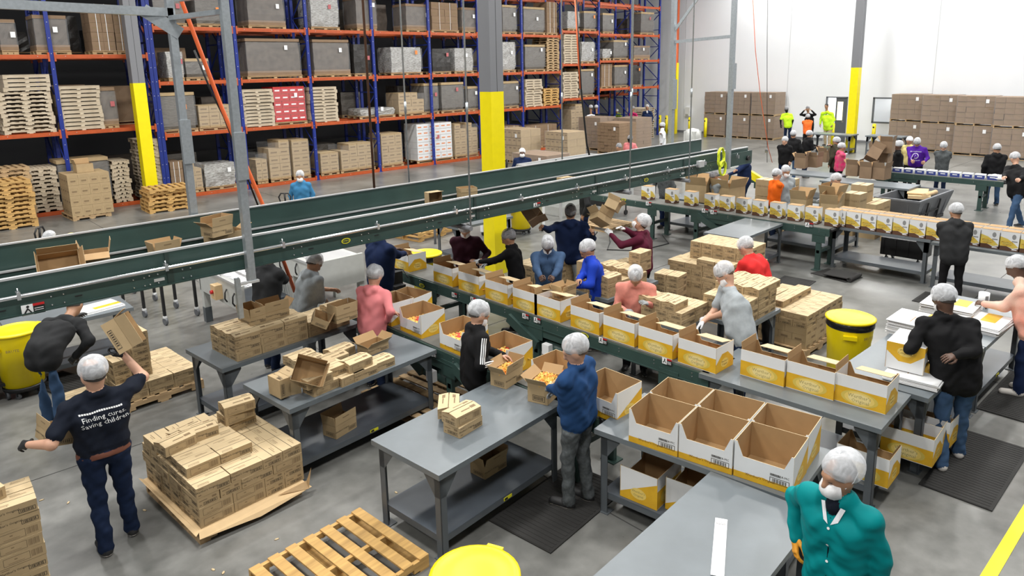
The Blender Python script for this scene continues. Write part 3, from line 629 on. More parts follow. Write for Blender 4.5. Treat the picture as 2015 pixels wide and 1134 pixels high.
# table left 2
G='kraft cartons on the second left steel table'
p=at(585,770,.85)
for k,(px,py,z,r,kk) in enumerate([(685,748,.852,7,1),(632,766,.852,7,1),(620,753,.951,7,1),(710,738,.852,7,0),(745,722,.852,6,2),(700,722,.951,8,3),(622,740,.852,6,0),(655,715,.852,6,3),(668,700,.852,8,3),(590,712,.852,7,2),(610,722,.852,5,2),(650,735,.951,7,0)]):
    q=at(px,py-8,z+.05); put_carton(q[0],q[1],z,rad(r),'kraft carton, %s placed of the loose group on the second left table'%ORD[k],G,CM[kk])
p=at(735,690,.85); put_open((p[0],p[1],.852),rad(8),'open kraft carton with spread flaps by the pink hoodie woman',H=.1,ang=(.8,.8,.9,.9),fl=.1)
p=at(607,735,1.06); put_open((p[0]-.02,p[1]-.05,1.09),rad(-35),'large empty kraft carton tipped on its corner, second left table',L=.30,W=.24,H=.12,ang=(2.95,.1,2.95,.2),tilt=(1.05,.35),fl=.12)
p=at(553,780,.85); put_open((p[0]-.06,p[1],.97),rad(96),'empty kraft carton standing on end at left corner of the second left table',L=.22,W=.2,H=.12,ang=(2.95,.3,.4,2.95),tilt=(math.pi/2,math.pi/2*0),fl=.10)
p=at(670,848,.22); put_open((p[0],p[1],.217),rad(15),'open carton on the shelf below the second left table',H=.15,ang=(0,.2,.1,2.95),fl=.10)
# front table cartons
G='kraft cartons on the front centre table'
p=at(912,842,.86); put_carton(p[0],p[1],.852,rad(8),'lower kraft carton of the pair on the front centre table',G,CM[0])
put_carton(p[0]-.005,p[1]+.01,.951,rad(4),'upper sprung kraft carton of the pair on the front centre table',G,CM[3])
p=at(893,815,.9); put_carton(p[0]+.01,p[1]+.08,.90,rad(50),'kraft carton leaning behind the pair on the front centre table',G,CM[2],tilt=(.0,.0))
p=at(962,918,.25); put_open((p[0],p[1],.217),rad(5),'open kraft carton on the shelf below the front centre table',H=.13,ang=(.3,.1,.2,.3),fl=.09)
p=at(998,750,.86); put_open((p[0],p[1],.852),rad(12),'open kraft carton of candy held by the person in striped track jacket',H=.16,ang=(.2,.7,.6,.3),fl=.1,fill=.8)
p=at(1072,780,.86); put_open((p[0],p[1],.852),rad(18),'open kraft carton with spread flaps emptied by the person in navy sweater',H=.2,ang=(.9,.9,.7,.8),fl=.1,fill=.85,W=.22)
# ---------------------------------------------------------------- display boxes
def display_box(L=.47,W=.36,H=.29,lf=.18,view='back',flapout=True,fill=False):
    """long faces on +-y. -y: 'oval' side full height (white over yellow); +y: low cut front"""
    b=MB(); t=.005; Y='yellow_card'; Wt='white_card'; K='kraft_in'
    yh=H*.58
    def panel(x0,x1,y0,y1,z0,z1,outm,face): # face index of outer side
        ms=[outm if i==face else K for i in range(6)]; ms[1]='kraft_light' ; b.b2(x0,x1,y0,y1,z0,z1,K,ms=ms)
    b.b2(-L/2,L/2,-W/2,W/2,0,t,Wt); b.b2(-L/2+t,L/2-t,-W/2+t,W/2-t,t,t*1.6,K)
    # oval side (-y)
    panel(-L/2,L/2,-W/2,-W/2+t,t,yh,Y,2); panel(-L/2,L/2,-W/2,-W/2+t,yh,H,Wt,2)
    n=22; oval=lambda a,c:[(a*math.cos(2*math.pi*k/n),c*math.sin(2*math.pi*k/n)) for k in range(n)]
    for (a,c,mm,of) in ((L*.36,yh*.44,'gold_card',.0008),(L*.29,yh*.40,'pale_yellow',.0012),(L*.22,yh*.30,'glow_yellow',.0016)): b.poly((0,-W/2,yh/2),(1,0,0),(0,0,1),oval(a,c),mm,of)
    b.text("Werther's",(0,-W/2,yh*.61),(1,0,0),(0,0,1),.050,'logo_soft',.0022); b.text("Original",(.01,-W/2,yh*.34),(1,0,0),(0,0,1),.050,'logo_soft',.0022)
    # ends: white with yellow diagonal house shape
    for sg in (-1,1):
        x=sg*L/2; xi=x-sg*t
        x0,x1=min(x,xi),max(x,xi); fc=4 if sg<0 else 5
        b.b2(x0,x1,-W/2+t,W/2-t,t,H,K,ms=[K,'kraft_light',K,K]+([Wt,K] if sg<0 else [K,Wt]))
        u=np.array([0,sg*1.,0]); 
        b.poly((x,0,0),u,(0,0,1),[(-W/2,0),(W/2,0),(W/2,yh*.55),(W*.16,yh*1.15),(-W*.16,yh*1.15),(-W/2,yh*.55)] if view=='back' else [(-W/2,0),(W/2,0),(W/2,yh*.3) if sg*1>0 else (W/2,H*.8),(-W/2,H*.8) if sg>0 else (-W/2,yh*.3)],Y,.0009)
        b.poly((x,0,yh*.5),u,(0,0,1),[(a*.42,c) for a,c in oval(W*.5,yh*.30)],'pale_yellow',.0013)
        b.text("Werther's",(x,0,yh*.60),u,(0,0,1),.032,'logo_brown' if view=='back' else 'logo_soft',.002); b.text("Original",(x,0,yh*.40),u,(0,0,1),.032,'logo_brown' if view=='back' else 'logo_soft',.002)
    # front (+y) low with rising corners
    ff=W/2
    pts=[(-L/2,0),(L/2,0),(L/2,H),(L/2-.02,H),(L/2-.07,lf),(-L/2+.07,lf),(-L/2+.02,H),(-L/2,H)]
    vs=[(x,ff,z) for x,z in pts]+[(x,ff-t,z) for x,z in pts]; n8=8
    b.add(vs,[(0,7,6,5,4,3,2,1)],Wt); b.add(vs,[(8,9,10,11,12,13,14,15)],K); b.add(vs,[(k,(k+1)%8,8+(k+1)%8,8+k) for k in range(8)],'kraft_light')
    b.poly((0,ff,0),(-1,0,0),(0,0,1),[(-L/2,0),(L/2,0),(L/2,.055),(L*.1,.055),(0,.062),(-L*.1,.055),(-L/2,.055)],Y,.001)
    b.text("Werther's Original",(.02,ff,.05),(-1,0,0),(0,0,1),.03,'logo_brown',.002)
    b.text("0801R28-MC",(-L*.29,ff,lf*.62),(-1,0,0),(0,0,1),.026,'ink',.002)
    o=np.array([-L*.12,ff,lf*.24]); u=np.array([-1,0,0.]);v=np.array([0,0,1.])
    for q in ((0,0,.15,.004),(0,.045,.15,.004),(0,0,.004,.045),(.146,0,.004,.045)): b.quad(o+u*q[0]+v*q[1],u*q[2],v*q[3],'ink',.0015)
    for k in range(10): b.quad(o+u*(.02+k*.011)+v*.008,u*(.004+.003*(k%2)),v*.032,'ink',.0015)
    b.quad(o+v*.06,u*.08,v*.02,'ink_grey',.001)
    return b
DB=display_box(); DBm=DB.mesh('body'); DB2=display_box(L=.46,W=.38,H=.31,lf=.19,view='front').mesh('body')
FLb=MB().b2(-.16,.16,-.005,0,0,.20,'kraft_light').mesh('flap'); FLe=MB().b2(-.17,.17,-.005,0,-.005,.075,'kraft_in').mesh('flap')
FLl=MB().b2(-.22,.22,-.005,0,0,.17,'kraft_light',ms=['kraft_light','kraft_light','white_card','kraft_light','kraft_light','kraft_light']).mesh('flap')
def put_display(x,y,z,rot,label,group,me=None,flaps=True,fill=0,L=.47,W=.36,H=.29,fl=None):
    t=thing('display_box',label,'box',(x,y,z),rot,group); ob('body',me or DBm,t)
    if flaps: ob('flap',FLb,t,(L*.12,W/2-.012,H-.01),(1.38,0,0)); ob('flap',FLe,t,(-L/2+.006,0,H),(.12,0,-math.pi/2))
    if fill: candy(t,L,W,fill)
    return t
G='yellow display boxes on the centre conveyor'
D90=-math.pi/2
for k,(px,py) in enumerate([(853,554),(903,570),(954,588),(1011,605),(1059,617),(1118,645),(1183,666),(1254,688),(1334,713)]):
    p=at(px,py,.85); yf=p[1]; put_display(6.36+.18,yf-.235,.852,D90+.0,'yellow and white display box, %s from the left on the centre conveyor'%ORD[k],G,fill=.07)
G='yellow display boxes on the right table'
for k,y0 in enumerate((3.50,3.02,2.56)):
    put_display(6.55+.18+.05*k,y0-.24,.852,D90+rad(3),'yellow display box, %s from the left on the table by the yellow can'%ORD[k],G)
# white boxes on the middle table and lower conveyor: low front faces the camera
G='white open display boxes on the middle table'
B90=math.pi/2
wb=[(4.66,3.55),(4.76,3.10),(4.83,2.60)]
a7=rad(9)
for k,(x,y) in enumerate([(4.67,3.29),(4.75,2.83),(4.83,2.365)]):
    put_display(x+.17,y,.852,B90+a7,'white open display box, %s from the left in the front row, middle table'%ORD[k],G,DB2,False,H=.31)
for k,(x,y) in enumerate([(5.05,3.36),(5.13,2.90),(5.21,2.435)]):
    put_display(x+.19,y,.852,B90+a7,'white open display box, %s from the left in the back row, middle table'%ORD[k],G,DB2,False,H=.31)
G='open display boxes of candy on the lower conveyor'
for k,(px,py) in enumerate([(783,652),(865,685),(945,720),(1050,762),(1172,790)]):
    p=at(px,py,.80); put_display(4.86+.18,p[1]-.22,.802,B90,'white display box, %s from the left on the lower conveyor'%ORD[k],G,DB2,False,fill=.10 if k<4 else 0)
    if k==0: put_display(5.02,p[1]+.42,.802,B90,'white display box behind the pink hoodie woman on the lower conveyor',G,DB2,False)
put_display(5.3,7.75,.802,B90+.2,'white open display box in front of the grey hoodie person',G,DB2,False,fill=.1)
# under tables
for k,(px,py,z,r,l) in enumerate([(1255,985,.217,7,'left one under the middle table'),(1345,1010,.217,9,'right one under the middle table'),(1690,945,.217,3,'nearest one under the right table'),(1795,880,.217,3,'far one under the right table'),(1778,905,.217,3,'hidden behind a leg under the right table'),(1815,870,.217,-1,'small one below the flat box stack')]):
    p=at(px,py,z); s=put_display(p[0]+.2,p[1],z,(0 if k<2 else D90)+rad(r),'yellow and white display box, '+l,'display boxes stored on table shelves',DB2 if k<2 else DBm,False)
# upended box being labelled
p=at(1768,728,.94); t=put_display(p[0]+.25,p[1]-.03,1.225,0,'upside-down display box being taped by the man in blue jeans','display boxes on flat stacks',DBm,False); t.rotation_euler=(math.pi,0,rad(4))
# flat stacks
def flats(x,y,z,n,rot,label,s=(.62,.5),each=.011):
    t=thing('flat_box_stack',label,'box',(x,y,z),rot)
    for k in range(n):
        b=MB().b2(-s[0]/2,s[0]/2,-s[1]/2,s[1]/2,0,each*.75,'kraft_in',ms=['kraft_in','white_card','white_card','kraft_in','white_card','kraft_in'])
        if k==n-1: b.b2(-s[0]*.1,s[0]*.5,-s[1]*.32,-s[1]*.05,each*.75,each*.75+.001,'yellow_card').b2(-s[0]*.3,s[0]*.1,s[1]*.1,s[1]*.12,each*.75,each*.75+.001,'kraft_in')
        ob('flat_box',b,t,(random.uniform(-.015,.015),random.uniform(-.015,.015),k*each),random.uniform(-.03,.03))
    return t
def fl_px(px,py,z,n,rot,label,**k):
    p=at(px,py,z); flats(p[0],p[1],z,n,rad(rot),label,**k)
fl_px(1808,738,.852,7,4,'short stack of flattened display boxes under the upended box',s=(.7,.5))
fl_px(1812,655,.852,16,0,'tall stack of flattened display boxes left of the black fleece man',s=(.55,.6))
fl_px(1925,640,.852,8,-3,'stack of flattened display boxes right of the black fleece man',s=(.6,.6))
fl_px(1870,615,.86,12,2,'flattened display boxes behind the black fleece man',s=(.5,.6))
fl_px(190,608,.822,3,10,'flat yellow and white boxes on the table under the overhead conveyor',s=(.6,.4))
p=at(1935,600,.86); t=thing('tape_roll','upright roll of white labels on the far right table','label roll',(p[0],p[1],.86)); ob('roll',MB().lathe([(.02,0),(.065,0),(.065,.17),(.02,.17),(.02,0)],'paper',20),t); ob('print',MB().box((-.05,-.045,.09),(.04,.002,.1),'ink_grey',rot=-.75),t)
p=at(1418,1075,.853); b=MB().box((0,0,.002),(.62,.085,.002),'paper'); b.box((.25,0,.0035),(.02,.06,.0005),'ink'); b.box((.25,0,.0038),(.014,.054,.0005),'paper'); 
for k in range(7): b.box((.25,-.022+k*.007,.0042),(.013,.002,.0005),'ink')
q=at(1420,1022,.853);q2=at(1412,1134,.853); ob('label_strip',b,None,((q[0]+q2[0])/2,(q[1]+q2[1])/2,.853),math.atan2(q[1]-q2[1],q[0]-q2[0]),'long white label strip lying on the foreground table','paper')
# ---------------------------------------------------------------- retail boxes on the back line
def retail(W=.27,D=.19,H=.33):
    b=MB(); b.b2(-W/2,W/2,-D/2,D/2,0,H,'white_card',ms=['brown_card','brown_card','white_card','white_card','white_card','white_card'])
    b.b2(-W/2,W/2,-D/2,D/2,H,H+.006,'kraft_in')
    for (o,u,w) in (((-W/2,-D/2,0),(1,0,0),W),((W/2,-D/2,0),(0,1,0),D),((-W/2,D/2,0),(0,-1,0),D)):
        b.poly(o,u,(0,0,1),[(0,0),(w,0),(w,H*.16),(w*.7,H*.10),(w*.35,H*.24),(0,H*.22)],'brown_card',.0008)
        b.poly(o,u,(0,0,1),[(0,H*.22),(w*.35,H*.24),(w*.7,H*.14),(w,H*.22),(w*.75,H*.42),(w*.4,H*.62),(0,H*.72)] ,'gold_card',.0012)
    o=(-W*.12,-D/2,H*.38); n=16
    b.poly(o,(1,0,0),(0,0,1),[(W*.34*math.cos(2*math.pi*k/n),H*.14*math.sin(2*math.pi*k/n)) for k in range(n)],'yellow_card',.0018)
    b.poly(o,(1,0,0),(0,0,1),[(W*.30*math.cos(2*math.pi*k/n),H*.11*math.sin(2*math.pi*k/n)) for k in range(n)],'gold_card',.0022)
    b.text("Werther's",(o[0],o[1],o[2]+.016),(1,0,0),(0,0,1),.04,'logo_brown',.003); b.text("Original",(o[0],o[1],o[2]-.016),(1,0,0),(0,0,1),.04,'logo_brown',.003)
    b.poly((W*.22,-D/2,H*.75),(1,0,0),(0,0,1),[(.03*math.cos(2*math.pi*k/n),.045*math.sin(2*math.pi*k/n)) for k in range(n)],'ink_grey',.0015)
    b.quad((W*.12,-D/2,H*.48),(W*.3,0,0),(0,0,.02),'ink_grey',.001); b.quad((W*.15,-D/2,H*.055),(W*.28,0,0),(0,0,.014),'paper',.002)
    return b.mesh('retail_box')
RM=retail(); RG='white and brown retail boxes on the back line'
bx=[1198,1249,1288,1318,1352,1372,1395,1424,1456,1492,1524,1560,1594,1635,1667,1696,1727,1757,1788,1822,1932,1971,2008]
xs_=[at(x,390+(x-1198)*.148,.87)[1] for x in (1242,1270,1317,1355,1395,1425,1458,1490,1525,1560,1595,1634)]
for k,x in enumerate((1270,1317,1355,1395,1425,1458,1490,1525,1560,1595,1634)):
    p=onX(x,395+(x-1250)*.15,14.0); ob('retail_box',RM,None,(14.12,p[1],.872),D90,'white, gold and brown retail box, %s from the left on the back conveyor'%ORD[k],'box',RG)
k=0
for row,(X,nm) in enumerate(((14.30,'front row'),(14.58,'back row'))):
    for k in range(19):
        y=5.62-k*.288-row*.03
        if y<.5: break
        ob('retail_box',RM,None,(X,y,.852),D90,'white, gold and brown retail box, %s from the left, %s on the far tables'%(ORD[k],nm),'box',RG)
# small dark blue boxes
b=MB().b2(-.12,.12,-.09,.09,0,.13,'white_card',ms=['black','paper','blue_card','blue_card','paper','paper']).b2(-.09,.09,-.092,-.09,.02,.10,'blue_card').b2(-.06,.06,-.094,-.092,.05,.075,'paper').b2(-.12,.12,-.091,-.0895,.1,.13,'paper')
sm=b.mesh('small_box')
for k in range(10): ob('small_box',sm,None,(22.55,7.6-k*.30,.852),D90,'small dark blue box, %s from the left on the far right conveyor'%ORD[k],'box','small dark blue boxes on the far right conveyor')
for k in range(4): ob('cloth_bundle',MB().lathe([(.0,.0),(.14,.01),(.16,.06),(.08,.13),(0,.15)],'paper',9),None,(22.6+.06*(k%2),4.62+k*.09,.852+.0*k),k,'white crumpled bag, %s from the right on the far right conveyor'%ORD[k],'bag','white bags on the far right conveyor')
# ---------------------------------------------------------------- rack loads
pcount={}
def n_(k): pcount[k]=pcount.get(k,-1)+1; return pcount[k]
WM={}
def lumpy(w,d,h,m,seed,bulge=.02,cap=None):
    rnd=random.Random(seed); b=MB(); n=5; vs=[]
    ring=[]
    for s_ in range(4):
        for k in range(n):
            t=k/n
            ring.append([(-.5+t,-.5),(.5,-.5+t),(.5-t,.5),(-.5,.5-t)][s_])
    N=len(ring); lv=5
    for i in range(lv+1):
        z=h*i/lv; sc=1-.03*abs(i-2.5)/2.5+ (0 if i else -.02)
        for (x,y) in ring: vs.append((x*w*sc+rnd.uniform(-bulge,bulge),y*d*sc+rnd.uniform(-bulge,bulge),z+(rnd.uniform(-bulge,bulge) if 0<i<lv else 0)))
    b.add(vs,[(i*N+k,i*N+(k+1)%N,(i+1)*N+(k+1)%N,(i+1)*N+k) for i in range(lv) for k in range(N)]+[tuple(lv*N+k for k in range(N))],m)
    return b
LV={'a':'bottom level','b':'second level','c':'third level','d':'top level'}
def load(px0,px1,ytop,zl,kind,where=None,Y=RY+.07,d=1.0,lev='',lab=None,cap=True,stick=True,front=True):
    xm=(px0+px1)/2
    a=onY(px0,(ytop+ytop)/2,Y); 
    # x at level height
    def xat(px): 
        lo=onY(px,0,Y)[0]; hi=onY(px,400,Y)[0]; y=0
        for y in range(0,400,4):
            p=onY(px,y,Y)
            if p[2]<=zl+.5: return p[0]
        return hi
    x0,x1=xat(px0),xat(px1); w=max(.35,(x1-x0)); top=onY(xm,ytop,Y)[2]; h=max(.2,top-zl-PH)
    if zl>5: h=max(h,.9)
    k=n_(lev)
    nm={'wrap':'grey film-wrapped pallet load','dark':'dark shrink-wrapped pallet load','silver':'shiny silver film-wrapped pallet load','black':'black wrapped pallet load','red':'red carton load under clear film','orange':'white and orange carton load','cartons':'kraft carton load on a pallet','flat':'low film-wrapped pallet load','brown':'brown carton load with straps'}[kind]
    L=lab or '%s, %s of the rack, %s load from the left'%(nm,where,ORD[k] if k<20 else 'last')
    t=thing('pallet_load',L,'pallet load',((x0+x1)/2,Y,zl),0)
    pm=PP.setdefault(('j',round(w,1)),None)
    if pm is None:
        bb=MB(); pw=round(w,1)
        for y in (.04,.5,.96): bb.b2(-pw/2,pw/2,y-.02,y+.02,.06,.105,'wood'); [bb.b2(x-.06,x+.06,y-.02,y+.02,.015,.06,'wood') for x in (-pw/2+.06,0,pw/2-.06)]
        for q in range(6): x=-pw/2+.05+q*(pw-.1)/5; bb.b2(x-.045,x+.045,0,1,.105,.122,'wood')
        bb.b2(-pw/2,pw/2,-.005,.0,.105,.122,'wood').b2(-pw/2,pw/2,-.005,.05,0,.015,'wood'); pm=PP[('j',round(w,1))]=bb.mesh('pallet')
    ob('pallet',pm,t)
    w2=w*.97; sd=int(px0*7+ytop)
    if kind in('wrap','dark','silver','black','flat'):
        m={'wrap':'wrap_grey','dark':'kraft_dark','silver':'wrap_silver','black':'wrap_black','flat':'wrap_silver'}[kind]
        bb=lumpy(w2,d*.94,h-(.06 if cap else 0),m,sd,.03 if kind in('silver','flat') else .012); o=ob('wrapped_goods',bb,t,(0,.5,PH))
        if cap and kind in('wrap','dark'): ob('cap',MB().b2(-w2/2-.01,w2/2+.01,-d*.47-.012,d*.48,h-.10,h,'kraft_brown' if kind=='dark' else 'kraft'),t,(0,.5,PH))
        if kind=='dark': ob('tray',MB().b2(-w2/2-.015,w2/2+.015,-d*.49,d*.48,0,.16,'kraft_brown'),t,(0,.5,PH)); 
        if kind in('wrap','dark','silver'): ob('film',MB().b2(-w2/2-.02,w2/2+.02,-d*.49-.01,d*.49,.1,h*.9,'film'),t,(0,.5,PH))
    elif kind in('cartons','red','orange','brown'):
        m={'cartons':'kraft','red':'red_card','orange':'white_card','brown':'kraft_brown'}[kind]
        rnd=random.Random(sd); nc=max(2,round(w2/.34)); nr=max(1,round(h/.26)); cw=w2/nc; chh=h/nr
        cm=MB().b2(-cw/2+.003,cw/2-.003,0,.46,0,chh-.004,m,ms=[m,'kraft_light' if kind=='cartons' else m,m,m,m,m])  # kraft tops paler than their sides, light from above painted in
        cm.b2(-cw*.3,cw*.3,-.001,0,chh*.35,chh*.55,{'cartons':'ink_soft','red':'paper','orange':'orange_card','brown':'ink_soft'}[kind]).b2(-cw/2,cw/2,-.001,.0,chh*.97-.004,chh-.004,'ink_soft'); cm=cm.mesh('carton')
        for i in range(nc):
            for j in range(nr):
                if kind=='cartons' and j==nr-1 and nr>2 and rnd.random()<.25: continue
                for q in (0,1): ob('carton',cm,t,(-w2/2+cw*(i+.5)+rnd.uniform(-.006,.006),.03+q*.47+rnd.uniform(-.012,.012),PH+j*chh))
        if kind!='brown' : ob('film',MB().b2(-w2/2-.01,w2/2+.01,.01,.99,0.05,h*.95,'film'),t,(0,0,PH))
        else: [ob('strap',MB().b2(-.008,.008,.015,.02,0,h,'paper'),t,(x,0,PH)) for x in (-w2*.2,w2*.2)]
    if stick and kind not in('cartons','brown'): 
        rnd=random.Random(sd+1)
        ob('sticker',MB().b2(-.06,.06,-.004,0,-.08,.08,rnd.choice(['paper','paper','orange_label','pink_label'])),t,(rnd.uniform(.1,w2*.4),-.03,PH+h*rnd.uniform(.5,.8)))
    return t
for a in [(0,34,38,'dark'),(70,136,30,'dark'),(180,228,8,'brown'),(228,268,14,'brown')]: load(a[0],a[1],a[2],4.77,a[3],'upper left bay',lev='LA4')
for a in [(198,232,172,'dark')]: load(*a[:3],2.5,a[3],'lower left bay',lev='LA2')
for a in [(120,222,312,'wrap'),(182,250,300,'flat')][:1]: load(*a[:3],.12,a[3],'floor level left bay',lev='LA0')
for a in [(302,366,-6,'wrap'),(385,440,-6,'wrap'),(488,562,-8,'dark'),(612,668,-12,'silver'),(702,742,-5,'dark'),(800,846,8,'dark'),(850,903,5,'brown'),(910,938,15,'dark'),(990,1018,10,'wrap'),(1031,1073,14,'wrap'),(1077,1098,4,'brown')]: load(*a[:3],5.66,a[3],'top visible beam',lev='LB5')
for a in [(330,362,98,'silver'),(366,412,115,'wrap'),(486,594,76,'dark'),(618,690,78,'dark'),(698,733,84,'black'),(770,832,90,'silver'),(852,888,93,'black'),(896,932,92,'silver'),(988,1016,80,'silver'),(1034,1074,88,'wrap')]: load(*a[:3],3.9,a[3],'middle beam',lev='LB3')
for a in [(316,388,182,'wrap'),(392,454,206,'cartons'),(541,604,170,'red'),(708,778,210,'flat'),(785,836,182,'cartons'),(836,864,164,'wrap'),(870,914,162,'wrap'),(922,944,170,'wrap'),(988,1022,160,'wrap')]: load(*a[:3],2.2,a[3],'second beam',lev='LB2')
for a in [(338,364,318,'brown'),(372,400,318,'cartons'),(404,466,318,'flat'),(506,528,300,'cartons'),(532,574,276,'cartons'),(578,612,274,'cartons'),(632,668,300,'cartons'),(672,738,282,'cartons'),(752,794,262,'cartons'),(822,892,242,'orange'),(896,942,242,'cartons'),(988,1024,248,'brown'),(1036,1098,246,'brown')]: load(*a[:3],.12,a[3],'floor beam',lev='LB0')
for a in [(1141,1170,136,2.5,'wrap'),(1145,1172,80,4.25,'silver'),(1118,1142,32,5.9,'silver'),(1150,1174,28,5.9,'wrap'),(1187,1204,94,4.4,'silver'),(1208,1236,79,4.4,'wrap'),(1187,1209,26,5.8,'wrap'),(1184,1206,126,2.9,'brown'),(1210,1236,128,2.9,'wrap'),(1244,1262,128,2.9,'black'),(1248,1280,90,4.4,'dark'),(1262,1288,24,5.8,'wrap')]: load(*a[:3],a[3],a[4],'right end bays',lev='LC')
random.seed(5)
for li,z in enumerate((.12,2.2,3.9,5.66,7.45)):
    k=0
    for x in np.arange(8.6,35,1.42):
        if random.random()<.3: continue
        w=random.uniform(.9,1.2); h=random.uniform(.6,1.25); kd=random.choice(['kraft_dark','wrap_black','wrap_grey','kraft_brown','wrap_grey'])
        t=thing('pallet_load','dark wrapped load, second rack row, %s beam up, %s from the left'%(ORD[li],ORD[min(k,19)]),'pallet load',(x,RY+1.5,z)); k+=1
        ob('pallet',MB().b2(-w/2,w/2,0,1,.09,.12,'wood').b2(-w/2,w/2,0,.1,0,.03,'wood').b2(-w/2,-w/2+.1,0,1,.03,.09,'wood').b2(w/2-.1,w/2,0,1,.03,.09,'wood'),t); ob('wrapped_goods',lumpy(w,.95,h,kd,int(x*10+z),.015),t,(0,.5,.12))
for li,z in enumerate((.12,2.5,4.77,7.05)):
    k=0
    for x in np.arange(-.3,7.2,1.35):
        w=random.uniform(.9,1.2); h=random.uniform(.6,1.4); kd=random.choice(['kraft_dark','wrap_black','kraft_brown'])
        t=thing('pallet_load','dark wrapped load, second row left, %s beam up, %s from the left'%(ORD[li],ORD[k]),'pallet load',(x+.3,RY+1.5,z)); k+=1
        ob('pallet',MB().b2(-w/2,w/2,0,1,.09,.12,'wood').b2(-w/2,w/2,0,.1,0,.03,'wood'),t); ob('wrapped_goods',lumpy(w,.95,h,kd,int(x*10+z),.015),t,(0,.5,.12))
# pallet stacks
BK=MB()
def board_pallet(m='wood_pale',L=1.15,D=1.0):
    b=MB()
    for y in (0,D-.02): b.b2(0,L,y,y+.02,.03,.105,m)
    b.b2(0,.02,.02,D-.02,.03,.105,m).b2(L-.02,L,.02,D-.02,.03,.105,m).b2(0,L,0,D,.108,.122,m)
    for x in (0,L/2-.05,L-.1): b.b2(x,x+.1,0,D,.0,.028,m)
    return b.mesh('wood_pallet')
CP=board_pallet()
def stack(x,y,z,n,rot,where,kind='open',m='wood',L=1.22,D=1.02,jit=.03):
    g='stacked wooden pallets, '+where
    for k in range(n):
        loc=(x+random.uniform(-jit,jit),y+random.uniform(-jit,jit),z+k*PH); r=rad(rot)+random.uniform(-.02,.02)
        lab='wooden pallet, %s from the bottom, %s'%(ORD[k],where)
        if kind=='open': pallet(loc,r,lab,m,7,g,joined=True,Lx=L,Ly=D)
        else: ob('wood_pallet',CP,None,loc,r,lab,'pallet',g)
def stack_px(px0,px1,ytop,zl,where,kind='open',m='wood_pale',Y=RY+.02):
    def xat(px):
        for y in range(0,450,4):
            p=onY(px,y,Y)
            if p[2]<=zl+.5: return p[0]
    x0,x1=xat(px0),xat(px1); top=onY((px0+px1)/2,ytop,Y)[2]; n=max(2,round((top-zl)/PH)); n=min(n,16)
    stack(x0,Y,zl,n,0,where,kind,m,L=round(x1-x0,1) if kind=='open' else 1.15)
stack_px(4,104,178,2.5,'open stack, lower left bay')
t0=onY(50,178,RY)[2]; x0=onY(8,220,RY)[0]; stack(x0+.1,RY,2.5+PH*max(2,round((t0-2.5)/PH)),4,0,'on top of the open stack, lower left bay','closed')
stack_px(119,210,166,2.5,'closed stack in the lower left bay','closed')
stack_px(480,545,178,2.2,'closed stack left of the red cartons','closed')
stack_px(612,676,173,2.2,'closed stack right of the red cartons','closed')
stack_px(1035,1068,158,2.2,'closed stack right of the centre column','closed')
stack_px(1071,1100,176,2.2,'open stack beside the closed one, right of column','open','wood_gold')
stack_px(1077,1102,72,3.9,'dark open stack on the middle beam','open','wood')
stack_px(1109,1140,141,2.5,'closed stack in the right end bays, lower','closed')
stack_px(1110,1141,66,4.25,'closed stack in the right end bays, upper','closed')
stack_px(284,320,272,.12,'behind the left yellow column')
stack_px(58,116,332,.12,'floor bay behind the kraft box pallet')
stack_px(226,262,318,.12,'left of the yellow column foot')
p=at(72,448,0); stack(p[0]-1.12,p[1]+.15,0,11,3,'tall stack on the floor at the far left','open','wood_gold')
stack(p[0]-.95,p[1]+1.3,0,13,0,'tall stack behind the far left stack','open','wood')
p=at(297,420,0); stack(p[0]-.0,p[1]-.12,0,6,-3,'untidy stack in front of the left yellow column','open','wood_gold',jit=.07)
p=onX(1290,250,34); stack(34,24.2,0,14,90,'tall stack at the far end by the white wall','open','wood_pale')
p=at(838,478,0); stack(p[0]-.1,p[1]+.1,0,2,8,'low pair behind the maroon sweater person','open','wood_gold',L=1.6,D=1.2)
p=at(700,815,0); pallet((4.35,6.2,0),rad(5),'wooden pallet under the pink hoodie woman\'s mat','wood'); 
pallet((13.5,10.9,0),0,'wooden pallet lying under the back conveyor workers','wood')
# foreground pallet of single boards
p=at(735,1030,0); t=pallet((1.92,4.26,0),rad(4),'golden wooden pallet lying on the floor in front of the front table','wood_gold',7,Lx=1.1,Ly=.98)
# kraft box pallet on the floor at left
p=at(145,436,0); pallet((p[0],p[1],0),rad(2),'pallet under the cube of brown square cartons, far left')
sq=MB().b2(-.135,.135,-.135,.135,0,.30,'kraft_brown' if 0 else 'kraft'); 
for (o,u) in (((-.135,-.135,0),(1,0,0)),((-.135,.135,0),(0,-1,0))):
    for q in ((.04,.05,.19,.004),(.04,.2,.19,.004),(.04,.05,.004,.15),(.226,.05,.004,.15),(.07,.09,.13,.05)): sq.quad(np.array(o)+np.array(u)*q[0]+np.array([0,0,q[1]]),np.array(u)*q[2],(0,0,q[3]),'ink_soft',.001)
sq=sq.mesh('square_carton')
for j in range(4):
    for i in range(4):
        for k in range(4):
            if k>0 and i>0 and j<3: continue
            ob('square_carton',sq,None,(p[0]+.14+i*.272,p[1]+.15+k*.272,PH+.002+j*.305),random.uniform(-.02,.02),'brown square carton, layer %s, %s from left, row %s, far left cube'%(ORD[j],ORD[i],ORD[k]),'box','brown square cartons in the far left cube')
put_open((p[0]+.55,p[1]+.5,PH+4*.305+.004),.1,'open carton lying on the cube of brown square cartons',L=.45,W=.3,H=.25,ang=(2.95,.4,.3,2.9),pr=False,fl=.15)
